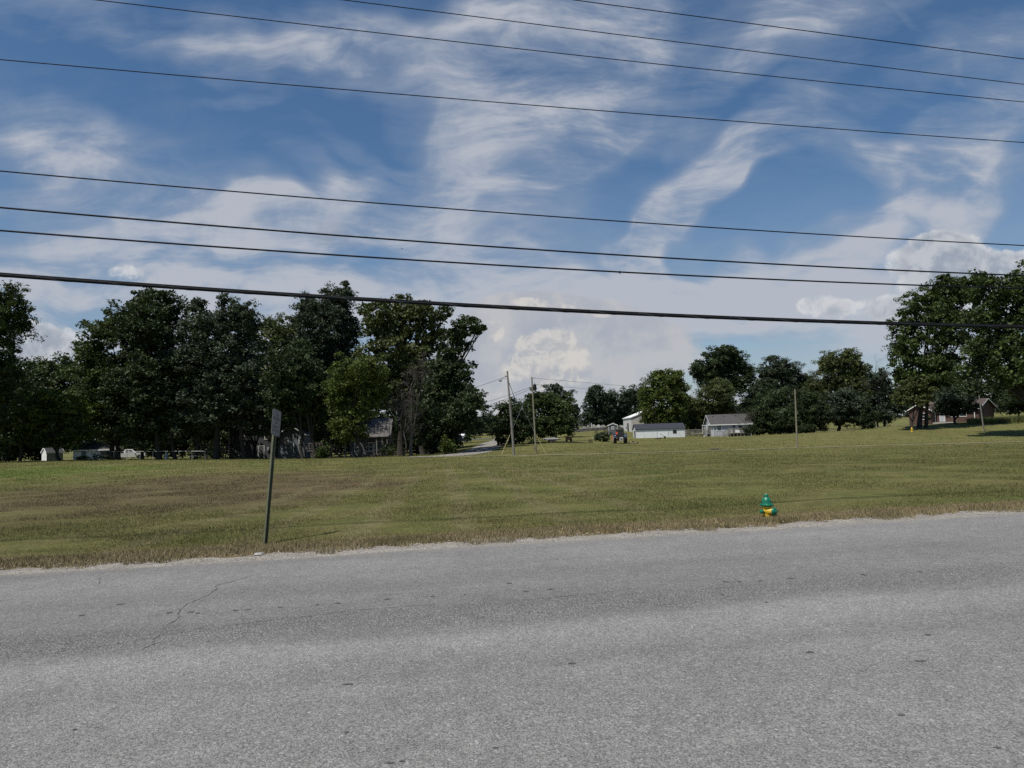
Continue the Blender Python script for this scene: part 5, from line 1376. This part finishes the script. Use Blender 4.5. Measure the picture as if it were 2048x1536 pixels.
# ---- left side, under the trees
Y = 106; b0 = base(94, Y); 
s1 = gable('small_shed', 'small pale blue shed with a dark roof, leftmost building under the trees', 'shed', 93.5, Y, R(48), 2.1, 2.3, hz_(94, 905, Y, b0[2]), hz_(97, 896, Y, b0[2]), 'lapblue', 'shingle_dark', .12)
mb = MB(); z_ = hz_(94, 905, Y, b0[2]); z2_ = hz_(97, 896.5, Y, b0[2]); mb.prism([(0,-.3),(2.3,-.3),(2.3,z_),(1.15,z2_),(0,z_)], -.03, 0, 'x'); mb.build('end_wall', M['white'], s1)
Y = 126; b0 = base(140, Y); k = pxm(Y)
ga = gable('white_garage', 'white garage with a panelled door and dark roof left of the white pickup', 'garage', 146, Y, R(12), 4.75, 6, hz_(160, 900.2, Y, b0[2]), hz_(165, 888, Y+3, b0[2]), 'white', 'shingle_dark', .3)
mb = MB()
for i in range(4): mb.box(2.6, 4.3, -.05, -.005, -.1+i*.46, .33+i*.46)
mb.build('garage_door', M['lapwhite'], ga)
door(ga, 1.7, 0, .8, 1.75, 'lapblue')
mb = MB(); mb.bevbox(2.25, 2.4, -.15, -.02, 1.55, 1.7, .02); mb.build('wall_lamp', M['lamp_clear'], ga)
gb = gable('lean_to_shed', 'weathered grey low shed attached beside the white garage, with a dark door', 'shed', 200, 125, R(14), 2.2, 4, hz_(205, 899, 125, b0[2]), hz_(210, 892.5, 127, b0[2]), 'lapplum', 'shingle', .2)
mb = MB(); mb.box(1.0, 1.6, -.03, 0, -.3, 1.45); mb.build('doorway_shade', M['shade_sheet'], gb)  # dark sheet painted in for the shade inside
# two-storey grey house in deep shade
Y = 124; b0 = base(458, Y); k = pxm(Y)
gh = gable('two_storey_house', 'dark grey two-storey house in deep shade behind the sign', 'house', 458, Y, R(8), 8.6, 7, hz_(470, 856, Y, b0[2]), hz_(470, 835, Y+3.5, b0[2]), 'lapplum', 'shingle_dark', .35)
mb = MB(); mb.box(-.02, .07, -.03, 0, .0, hz_(470, 857, Y, b0[2])); mb.build('corner_board', M['trim'], gh)
door(gh, 5.3, 0, .9, 2.0, 'lapdark'); rect_window(gh, 3.0, 3.2, .9, 1.1); rect_window(gh, 6.4, 3.2, .9, 1.1)
mb = MB(); mb.bevbox(6.3, 6.6, -.22, -.02, 1.2, 1.7, .03); mb.build('meter_box', M['galv'], gh)
deck(gh, -4.3, -.2, -1.2, 1.6, 1.35, 'deck', n=4, stair=(-.2, 1), slats=4, zr=1.15)
# pale cottage
Y = 121; b0 = base(590, Y)
pc_ = gable('pale_cottage', 'pale grey-blue cottage with a small white window, right of the sign', 'house', 556, Y, R(6), 4.3, 6, hz_(590, 869, Y, b0[2]), hz_(590, 852, Y, b0[2]), 'lapblue', 'shingle', .3, axis='y')
rect_window(pc_, 3.7, hz_(595, 887, Y, b0[2]), .42, .85); rect_window(pc_, 1.4, hz_(595, 887, Y, b0[2]), .6, .85)
mb = MB(); mb.box(2.45, 2.56, -.03, 0, -.3, 2.6); mb.build('corner_board', M['trim'], pc_)
deck(pc_, 4.6, 8.6, -.8, 2.0, 1.2, 'deck', n=4, slats=4, zr=1.15, stair=(8.6, 1))
# bungalow with porch
Y = 118; b0 = base(735, Y); k = pxm(Y)
ev = hz_(760, 869, Y, b0[2]); rg = hz_(760, 838, Y+3.6, b0[2])
bg_ = gable('bungalow', 'grey-roofed bungalow with a posted front porch under the trees', 'house', 700, Y, R(3), 6.25, 7.2, ev, rg, 'lapdark', 'shingle_pale', .35, fascia='deck')
mb = MB(); mb.prism([(-1.9,ev-.42),(.05,ev-.06),(.05,ev+.04),(-1.9,ev-.32)], 1.5, 6.4, 'x'); mb.build('porch_roof', M['shingle_pale'], bg_)
mb = MB()
for x in (2.9, 4.5, 5.4, 6.2): mb.box(x-.06, x+.06, -1.75, -1.63, -.2, ev-.40)
mb.build('porch_post', M['deck'], bg_)
mb = MB(); rails(mb, 2.9, 5.4, -1.72, .35, [.45, 1.05], 6, .02, .06); mb.build('porch_railing', M['deck'], bg_)
mb = MB(); mb.box(1.5, 6.3, -1.9, -.02, -.6, .35); mb.build('porch_floor', M['deck_brown'], bg_)
rect_window(bg_, 3.5, 1.0, .8, 1.2); door(bg_, 4.9, .36, .9, 2.0, 'lapdark'); rect_window(bg_, 1.2, 1.0, .8, 1.2)
# small white building by the lane
Y = 152; b0 = base(890, Y)
wb = gable('white_outbuilding', 'small white outbuilding by the lane, partly behind a shrub', 'shed', 884, Y, R(22), 2.3, 3.2, hz_(900, 870, Y, b0[2]), hz_(890, 864.8, Y, b0[2]), 'lapwhite', 'shingle', .2, axis='y')
rect_window(wb, 1.1, .9, .5, .6)
tw = gable('white_trailer_home', 'tiny far white building behind the dark pickup', 'building', 915, 225, R(0), 2.2, 3, 1.3, 1.7, 'lapwhite', 'white', .1)
rect_window(tw, .7, .5, .4, .4)

# ------------------------------------------------------------------ vehicles
def wheel(root, x, y, z, r, w, hubmat='rim', name='wheel'):
    Mx = Matrix.Translation((x, y, z)) @ Matrix.Rotation(R(90), 4, 'X')
    mb = MB(); mb.lathe([(r*.6,-w/2),(r*.9,-w/2),(r,-w/2+.04),(r,w/2-.04),(r*.9,w/2),(r*.6,w/2)], 24, Mx); o = mb.build(name, M['tyre'], root, True)
    mb = MB(); mb.lathe([(r*.62,-w/2+.03),(r*.58,-w/2-.005),(r*.25,-w/2+.03),(r*.2,-w/2-.01),(r*.2,w/2+.01),(r*.25,w/2-.03),(r*.58,w/2+.005),(r*.62,w/2-.03)], 18, Mx); mb.build('rim', M[hubmat], o, True)
    return o
def pickup(label, px, Y, rz, paint, L=5.7, group='parked pickups'):
    b = base(px, Y); root = empty('pickup_truck', b, rz, label, 'pickup truck', group); h = .95
    s = L/5.7
    def sx(a): return [(x*s, z) for x, z in a]
    mb = MB()
    arch = lambda cx: [(cx+.46*math.cos(a), .38+.46*math.sin(a)) for a in np.linspace(math.pi, 0, 9)]
    out = [(-2.78,.50)]+arch(-1.75)+arch(1.85)+[(2.75,.45),(2.85,.62),(2.82,1.0),(2.70,1.12),(1.25,1.2),(1.1,1.2),(-.85,1.2),(-.86,1.18),(-2.78,1.18)]
    # split in convex-friendly pieces: full side skin, then a dark sheet on top stands in for the shaded hollow
    mb.prism(sx(out), -h, h, 'y'); bd = mb.build('body', M[paint], root)
    mb = MB(); mb.box(-2.68*s, -.95*s, -h+.09, h-.09, 1.181, 1.19); mb.build('bed', M['shade_sheet'], root)  # dark sheet over the solid body, shade of the hollow painted on
    cab = [(-.85,1.2),(-.72,1.82),(-.5,1.9),(.45,1.9),(.62,1.84),(1.3,1.2)]
    n = len(cab); ins = lambda z: h-.04-(z-1.2)*.22
    vs = [(x*s, -ins(z), z) for x, z in cab]+[(x*s, ins(z), z) for x, z in cab]
    mb = MB(); mb.add(vs, [list(range(n)), list(range(2*n-1, n-1, -1))]+[(i, i+n, (i+1) % n+n, (i+1) % n) for i in range(n)]); cb = mb.build('cab', M[paint], root)
    for side in (-1, 1):
        for (p) in ([(-.62,1.28),(-.55,1.74),(.0,1.76),(.0,1.28)], [(.08,1.28),(.08,1.76),(.46,1.76),(.98,1.28)]):
            q = [(x*s, side*(ins(z)+.012), z) for x, z in p]; mb = MB(); mb.add(q, [(0,1,2,3)]); mb.build('side_window', M['glass'], cb)
    q = [(1.26*s,-.78,1.26),(1.26*s,.78,1.26),(.68*s,.70,1.80),(.68*s,-.70,1.80)]; q = [(x+.03, y, z) for x, y, z in q]
    mb = MB(); mb.add(q, [(0,1,2,3)]); mb.build('windscreen', M['glass'], cb)
    q = [(-.85*s,-.70,1.3),(-.85*s,.70,1.3),(-.75*s,.66,1.76),(-.75*s,-.66,1.76)]; q = [(x-.02, y, z) for x, y, z in q]
    mb = MB(); mb.add(q, [(0,1,2,3)]); mb.build('rear_window', M['glass'], cb)
    for x in (-1.75, 1.85):
        for y in (-h+.10, h-.10): wheel(root, x*s, y, .38, .38, .26)
    mb = MB(); mb.bevbox(2.80*s, 2.95*s, -h+.05, h-.05, .42, .62, .03); mb.build('front_bumper', M['rim'], root)
    mb = MB(); mb.bevbox(-2.93*s, -2.79*s, -h+.05, h-.05, .48, .66, .03); mb.build('rear_bumper', M['rim'], root)
    for y in (-.72, .72):
        mb = MB(); mb.box(2.80*s, 2.87*s, y-.16, y+.16, .80, .98); mb.build('headlight', M['lamp_clear'], root)
        mb = MB(); mb.box(-2.81*s, -2.78*s, y-.10+.14*np.sign(y), y+.10+.14*np.sign(y), .75, 1.1); mb.build('tail_light', M['lamp_red'], root)
        mb = MB(); yy = np.sign(y); mb.bevbox(.85*s, 1.0*s, min(yy*.98, yy*1.18), max(yy*.98, yy*1.18), 1.28, 1.5, .03); mb.build('mirror', M[paint], root)
    return root
pickup('white pickup parked side-on under the trees left of the sign', 258, 141, R(24), 'carwhite')
pickup('dark blue pickup parked beyond the small white outbuilding', 919, 186, R(178), 'carblue')

def make_tractor():
    Y = 126; b = base(1240.5, Y); root = empty('tractor', b, R(-6), 'blue tractor seen from behind with a cab and a pale box on its rear hitch', 'tractor')
    # local: -y towards the viewer (rear of the tractor)
    for sx_, nm in ((-1, 'l'), (1, 'r')):
        Mx = Matrix.Translation((sx_*.90, 0, .84)) @ Matrix.Rotation(R(90), 4, 'Y')
        mb = MB(); w = .54; r = .84
        mb.lathe([(r*.55,-w/2),(r*.88,-w/2),(r,-w/2+.06),(r,w/2-.06),(r*.88,w/2),(r*.55,w/2)], 28, Mx); wh = mb.build('rear_wheel', M['tyre'], root, True)
        mb = MB()
        for i in range(18):
            a = i*2*math.pi/18
            for q in (-1, 1):
                p0 = Mx @ Vector((r*math.cos(a), r*math.sin(a), q*.02)); p1 = Mx @ Vector((r*math.cos(a+.22), r*math.sin(a+.22), q*w*.48))
                mb.tube([p0, p1], .035, 4)
        mb.build('tread', M['tyre'], wh)
        mb = MB(); mb.lathe([(r*.57,-w/2+.02),(r*.53,-w/2-.02),(r*.2,-w/2+.10),(r*.2,w/2-.10),(r*.53,w/2+.02),(r*.57,w/2-.02)], 20, Mx); mb.build('rim', M['rimwhite'], wh, True)
        Mf = Matrix.Translation((sx_*.85, 2.3, .52)) @ Matrix.Rotation(R(90), 4, 'Y')
        mb = MB(); mb.lathe([(.28,-.16),(.46,-.16),(.52,-.11),(.52,.11),(.46,.16),(.28,.16)], 22, Mf); fw = mb.build('front_wheel', M['tyre'], root, True)
        mb = MB(); mb.lathe([(.29,-.15),(.27,-.17),(.1,-.1),(.1,.1),(.27,.17),(.29,.15)], 16, Mf); mb.build('rim', M['rimwhite'], fw, True)
        # fender: curved plate over the rear wheel
        mb = MB(); pr = [(-.05+.98*math.cos(a), .78+.92*math.sin(a)) for a in np.linspace(R(165), R(20), 10)]
        for p0, p1 in zip(pr[:-1], pr[1:]):
            x0, x1 = (sx_*.68, sx_*1.14); mb.add([(x0,-p0[0]*-1,p0[1]),(x1,p0[0],p0[1]),(x1,p1[0],p1[1]),(x0,p1[0],p1[1]),(x0,p0[0],p0[1]+.04),(x1,p0[0],p0[1]+.04),(x1,p1[0],p1[1]+.04),(x0,p1[0],p1[1]+.04)], [(3,2,1,0),(4,5,6,7),(0,1,5,4),(2,3,7,6),(1,2,6,5),(0,4,7,3)])
        mb.box(min(sx_*.66, sx_*1.0), max(sx_*.66, sx_*1.0), -.95, -.90, 1.30, 1.52)
        fd = mb.build('fender', M['tractor_blue'], root)
        mb = MB(); mb.box(sx_*.84-.10, sx_*.84+.10, -.98, -.95, 1.36, 1.48); mb.build('tail_light', M['lamp_clear'], fd)
    mb = MB(); mb.bevbox(-.40, .40, -.55, 1.2, .55, 1.25, .06); mb.bevbox(-.30, .30, -.75, -.5, .45, .95, .04); mb.tube([(-.8,0,.78),(.8,0,.78)], .12, 10); mb.tube([(-.8,2.3,.52),(.8,2.3,.52)], .08, 8); mb.build('chassis', M['tractor_black'], root)
    mb = MB(); mb.bevbox(-.36, .36, 1.1, 2.9, .75, 1.50, .08); mb.build('hood', M['tractor_blue'], root)
    # cab
    mb = MB(); z0, z1 = 1.25, 2.32
    for x in (-.66, .66):
        for y, lean in ((-.62, .05), (.98, -.10)):
            mb.tube([(x, y, z0-.2), (x*.93, y+lean, z1)], .045, 6)
    mb.box(-.68, .68, -.66, 1.0, 1.05, 1.28); mb.box(-.62, .62, -.60, -.54, 1.62, 1.66)
    cabf = mb.build('cab_frame', M['tractor_black'], root)
    mb = MB(); mb.bevbox(-.72, .72, -.72, 1.05, z1, z1+.16, .06); mb.build('cab_roof', M['tractor_black'], root)
    mb = MB(); mb.box(-.60, .60, -.59, -.575, 1.30, z1-.02); mb.build('rear_window', M['glass'], cabf)
    for x in (-.65, .64): 
        mb = MB(); mb.box(x, x+.012, -.55, .92, 1.30, z1-.03); mb.build('side_window', M['glass'], cabf)
    mb = MB(); mb.bevbox(-.25, .25, -.2, .25, 1.28, 1.95, .05); mb.build('seat', M['tractor_black'], cabf)
    mb = MB(); mb.prism([(-.74,1.62),(-.40,1.62),(-.45,2.02),(-.66,2.05)], -.72, -.67, 'y'); mb.build('warning_triangle', M['smv'], root)
    mb = MB(); mb.tube([(.30,2.2,1.5),(.30,2.2,2.2)], .04, 8); mb.build('exhaust', M['tractor_black'], root)
    # box on the hitch
    mb = MB(); mb.bevbox(-.12, .46, -1.15, -.80, .52, 1.08, .02); mb.tube([(-.3,-.6,.5),(-.1,-.8,.6)], .04, 6); mb.tube([(.3,-.6,.5),(.3,-.8,.6)], .04, 6); bxo = mb.build('hitch_box', M['boxgrey'], root)
    mb = MB(); mb.box(-.02, .36, -1.16, -1.151, .68, .90); mb.build('panel', M['tractor_black'], bxo)
    mb = MB(); mb.bevbox(-1.46, -1.14, 1.3, 2.6, .55, 1.42, .05); mb.tube([(-1.2,1.8,.8),(-.3,1.9,.9)], .06, 6); mb.build('side_frame', M['orange'], root)
make_tractor()
# mower deck lying beside the tractor
b = base(1266, 125.5); r_ = empty('mower_deck', b, R(-4), 'flat pale mower deck lying on the grass at the right of the tractor', 'mower deck')
mb = MB(); mb.bevbox(-.9, .9, -.5, .5, .12, .24, .03); mb.build('deck_plate', M['pole_tan'], r_)
mb = MB(); mb.lathe([(.16,.24),(.16,.42),(.08,.46)], 12); mb.build('gearbox', M['rust'], r_)
for x in (-.7, .7): wheel(r_, x, -.55, .14, .14, .08)
# disc harrow
b = base(1181, 122); r_ = empty('disc_harrow', b, 0, 'dark disc harrow with a long thin drawbar on the lawn left of the tractor', 'harrow')
for i, x in enumerate((-.28, -.14, .0, .14, .30)):
    mb = MB(); mb.lathe([(.05,-.03),(.32,-.01),(.33,.01),(.05,.03)], 18, Matrix.Translation((x, .1*(i % 2), .32)) @ Matrix.Rotation(R(68), 4, 'Y')); mb.build('disc', M['tractor_black'], r_)
mb = MB(); mb.tube([(-.45,0,.55),(.45,0,.55)], .04, 6); mb.tube([(-.4,0,.5),(-3.4,.3,.42)], .03, 6); mb.tube([(-2.2,.18,.45),(-2.2,.18,0)], .02, 5); mb.tube([(-3.3,.3,.42),(-3.3,.3,0)], .02, 5); mb.tube([(-.3,0,.55),(-.3,0,.32)], .03, 5); mb.tube([(.3,0,.55),(.3,0,.32)], .03, 5); mb.build('frame', M['tractor_black'], r_)
# trailer in the tree shade
b = base(1102, 118); r_ = empty('flat_trailer', b, R(4), 'low flat trailer with a pale tarpaulin in the shade of the spreading tree', 'trailer')
mb = MB(); mb.bevbox(-1.5, 1.5, -.8, .8, .42, .56, .02); mb.tube([(-1.5,0,.48),(-2.6,0,.45)], .05, 6); mb.build('frame', M['wood_dark'], r_)
mb = MB(); mb.prism([(-1.3,.565),(1.2,.565),(1.1,.72),(.4,.86),(-.6,.78),(-1.1,.68)], -.7, .7, 'y'); mb.build('tarpaulin', M['boxgrey'], r_)
for y in (-.85, .85):
    for x in (-.1, .45): wheel(r_, x, y, .28, .28, .16)
mb = MB(); mb.tube([(-2.5,0,.45),(-2.5,0,0)], .03, 6); mb.build('jack', M['galv'], r_)
# brown wagon
b = base(1138, 128); r_ = empty('wagon', b, R(3), 'rusty brown box wagon on the lawn right of the spreading tree', 'wagon')
mb = MB(); mb.bevbox(-.55, .5, -.5, .5, .28, .80, .02); mb.tube([(.5,0,.35),(1.0,0,.15)], .03, 6); mb.build('box', M['rust'], r_)
for x in (-.4, .35):
    for y in (-.52, .52): wheel(r_, x, y, .15, .15, .08)
# far yellow hydrant
b = base(1824, 123); r_ = empty('fire_hydrant', b, 0, 'small far all-yellow fire hydrant on the slope by the brick house', 'fire hydrant')
mb = MB(); mb.lathe([(.16,-.1),(.16,.06),(.11,.08),(.11,.50),(.15,.52),(.15,.56),(.12,.58)], 16); mb.tube([(-.2,0,.4),(.2,0,.4)], .06, 10); mb.tube([(0,-.2,.36),(0,0,.36)], .075, 10); mb.build('barrel', M['hyd_yellow'], r_, True)
mb = MB(); mb.lathe([(.12,.58),(.115,.64),(.08,.72),(.03,.76),(.03,.80)], 16); mb.build('bonnet', M['hyd_yellow'], r_, True)
# branch on the field, scraps and odds and ends
b = base(1428, 87.5); r_ = empty('fallen_branch', b, R(6), 'grey fallen branch lying on the mown field beyond the worn track', 'branch')
mb = MB(); mb.tube([(-.55,0,.06),(-.1,.05,.12),(.3,0,.10),(.62,.03,.14)], [.05,.09,.08,.04], 7); mb.tube([(.1,0,.1),(.5,-.15,.2)], [.04,.015], 5); mb.tube([(-.2,0,.1),(-.65,.2,.18)], [.04,.012], 5); mb.build('limb', M['bark_pale'], r_)
b = base(1318, 147); r_ = empty('scrap_heap', b, 0, 'dark scrap heap on the grass in front of the long shed', 'scrap heap')
nzs = np.random.default_rng(4); mb = MB()
for i in range(16):
    c = np.array([nzs.uniform(-.55,.55), nzs.uniform(-.2,.2), .05+.1*nzs.random()]); d = nzs.normal(size=3)*np.array([.35,.2,.12]); mb.tube([c-d, c+d], .03, 5)
mb.build('scrap', M['wood_dark'], r_)
b = base(1326, 149); r_ = empty('tiller', b, R(5), 'dark long-handled tiller leaning before the long shed wall', 'tiller')
mb = MB(); mb.tube([(.45,0,.30),(-.55,0,1.02)], .035, 6); mb.tube([(-.55,-.12,1.05),(-.55,.12,1.05)], .03, 6); mb.build('handlebar', M['wood_dark'], r_)
mb = MB(); mb.bevbox(.2, .62, -.14, .14, .18, .46, .04); mb.build('engine', M['wood_dark'], r_)
for y in (-.2, .2): wheel(r_, .4, y, .17, .17, .08)
b = base(1409, 161); r_ = empty('bucket', b, 0, 'white bucket on the grass at the corner of the grey house deck', 'bucket')
mb = MB(); mb.lathe([(.13,0),(.17,.34),(.18,.35),(.15,.34)], 16); mb.build('pail', M['white'], r_); mb = MB(); mb.tube([(-.17,0,.33),(0,-.17,.30),(.17,0,.33)], .01, 4); mb.build('handle', M['galv'], r_)
b = base(1189, 158); r_ = empty('white_board', b, R(8), 'white boards lying on the far lawn left of the brush heap', 'board')
mb = MB(); mb.box(-.5, .2, -.2, .2, .02, .10); mb.prism([(.3,.1),(1.0,.25),(1.0,.3),(.3,.15)], -.2, .2, 'y'); mb.box(.35, .45, -.1, .1, 0, .14); mb.build('boards', M['white'], r_)
# stone wall and graves
p0, p1 = base(1128, 226), base(1262, 226)
mb = MB(); N = 24; vs = []
ang = math.atan2(p1[1]-p0[1], p1[0]-p0[0])
for i in range(N+1):
    q = p0+(p1-p0)*i/N; g = g1(q[0], q[1]); t = g+.95+.05*math.sin(i*1.7)
    for dy in (-.3, .3):
        vs += [(q[0]-p0[0], q[1]+dy-p0[1], g-.4-p0[2]), (q[0]-p0[0], q[1]+dy-p0[1], t-p0[2])]
fs = []
for i in range(N):
    a = i*4; c = a+4; fs += [(a, c, c+1, a+1), (a+3, c+3, c+2, a+2), (a+1, c+1, c+3, a+3), (a+2, c+2, c, a)]
fs += [(0,1,3,2), (N*4, N*4+2, N*4+3, N*4+1)]
mb.add(vs, fs); o = mb.build('stone_wall', M['stone']); o.location = [float(v) for v in p0]
tag(o, 'low grey stone wall in front of the graves', 'wall')
nzg = np.random.default_rng(9)
def grave(px, Y, h, w, kind, label, mat='granite'):
    b = base(px, Y); r_ = empty('gravestone', b, R(nzg.uniform(-12, 12)), label, 'gravestone', 'gravestones behind the stone wall')
    mb = MB(); mb.bevbox(-w*.75, w*.75, -.28, .28, -.2, .18, .03); mb.build('plinth', M['granite'], r_)
    mb = MB()
    if kind == 'obelisk':
        mb.add([(-w/2,-w/2,.18),(w/2,-w/2,.18),(w/2,w/2,.18),(-w/2,w/2,.18),(-w*.36,-w*.36,h-.3),(w*.36,-w*.36,h-.3),(w*.36,w*.36,h-.3),(-w*.36,w*.36,h-.3),(0,0,h)], [(3,2,1,0),(0,1,5,4),(1,2,6,5),(2,3,7,6),(3,0,4,7),(4,5,8),(5,6,8),(6,7,8),(7,4,8)])
    else:
        top = [(w/2*math.cos(a), h-w*.3+w*.3*math.sin(a)) for a in np.linspace(0, math.pi, 9)]
        mb.prism([(w/2,.18)]+top+[(-w/2,.18)], -.09, .09, 'y')
    mb.build('headstone', M[mat], r_)
P_ST = 'weathered upright gravestone in the row behind the stone wall'
grave(1147.8, 236, 2.3, .42, 'obelisk', 'left one of two tall pale obelisk graves', 'marble'); grave(1151.8, 236, 2.2, .5, 'obelisk', 'right one of two tall pale obelisk graves', 'marble')
for px, h, w in ((1164.7,.7,.7),(1168.8,1.1,.6),(1172,.9,.7),(1180.5,.8,.5),(1193,.7,.6),(1203,1.1,.7),(1206.2,1.0,.6),(1209,1.2,.6),(1158,.6,.5),(1212,.8,.5),(1242,1.0,.6),(1249,.8,.6),(1252,.8,.5)):
    grave(px, 238+nzg.uniform(-4, 8), h, w, 'slab', P_ST)
grave(1177.2, 238, 1.6, .45, 'obelisk', 'slim grey obelisk grave between low stones, left of the tallest grey one'); grave(1184.3, 238, 2.0, .5, 'obelisk', 'tallest grey obelisk grave, just left of the wide stone on a base')
grave(1188.4, 238, 1.5, 1.1, 'slab', 'wide grey gravestone on a broad base beside the tallest grey obelisk'); grave(1198.4, 238, 1.3, 1.2, 'slab', 'broad rounded gravestone near the small grey shed', 'marble'); grave(1246, 240, 1.0, .9, 'slab', 'broad pale gravestone between the grey shed and the barn', 'marble')
# fences and yard things on the left
def fence(label, name, p, H, post_r, mat, rails_z, hh, cat='fence'):
    """p: ground points of the posts"""
    b = p[0]; root = empty(name, b, 0, label, cat)
    for q in p:
        mb = MB(); v = q-b; mb.tube([v+np.array([0,0,-.3]), v+np.array([0,0,H+.06])], post_r, 8); mb.build('post', M[mat], root)
    mb = MB()
    for a, c in zip(p[:-1], p[1:]):
        for z in rails_z: mb.tube([a-b+np.array([0,-post_r,z]), c-b+np.array([0,-post_r,z])], hh, 6)
    mb.build('rail', M[mat], root)
    return root
fence('thin galvanised pipe fence along the field edge under the left trees', 'pipe_fence', [base(x, 101) for x in range(150, 411, 26)], 1.2, .03, 'galv', [1.2], .02)
fence('rough wooden post and rail fence in front of the bungalow', 'wooden_fence', [base(691, 94.5), base(718, 94), base(747, 93.5)], 1.55, .10, 'pole', [.75], .05)
b = base(388, 103); r_ = empty('bench', b, R(4), 'pale-topped low bench by the pipe fence', 'bench')
mb = MB(); mb.bevbox(-.6, .6, -.2, .2, .50, .56, .01); mb.build('seat', M['white'], r_)
for x in (-.45, .45): mb = MB(); mb.box(x-.05, x+.05, -.18, .18, 0, .499); mb.build('leg', M['wood_dark'], r_)
b = base(333, 108); r_ = empty('barrel', b, 0, 'white plastic barrel behind the pipe fence', 'barrel')
mb = MB(); mb.lathe([(.26,0),(.30,.1),(.31,.45),(.30,.8),(.26,.9)], 18); mb.build('drum', M['lapwhite'], r_, True); mb = MB(); mb.lathe([(.27,.90),(.28,.95),(.05,.96)], 18); mb.build('lid', M['galv'], r_)
print('LEAVES', NLEAF[0])
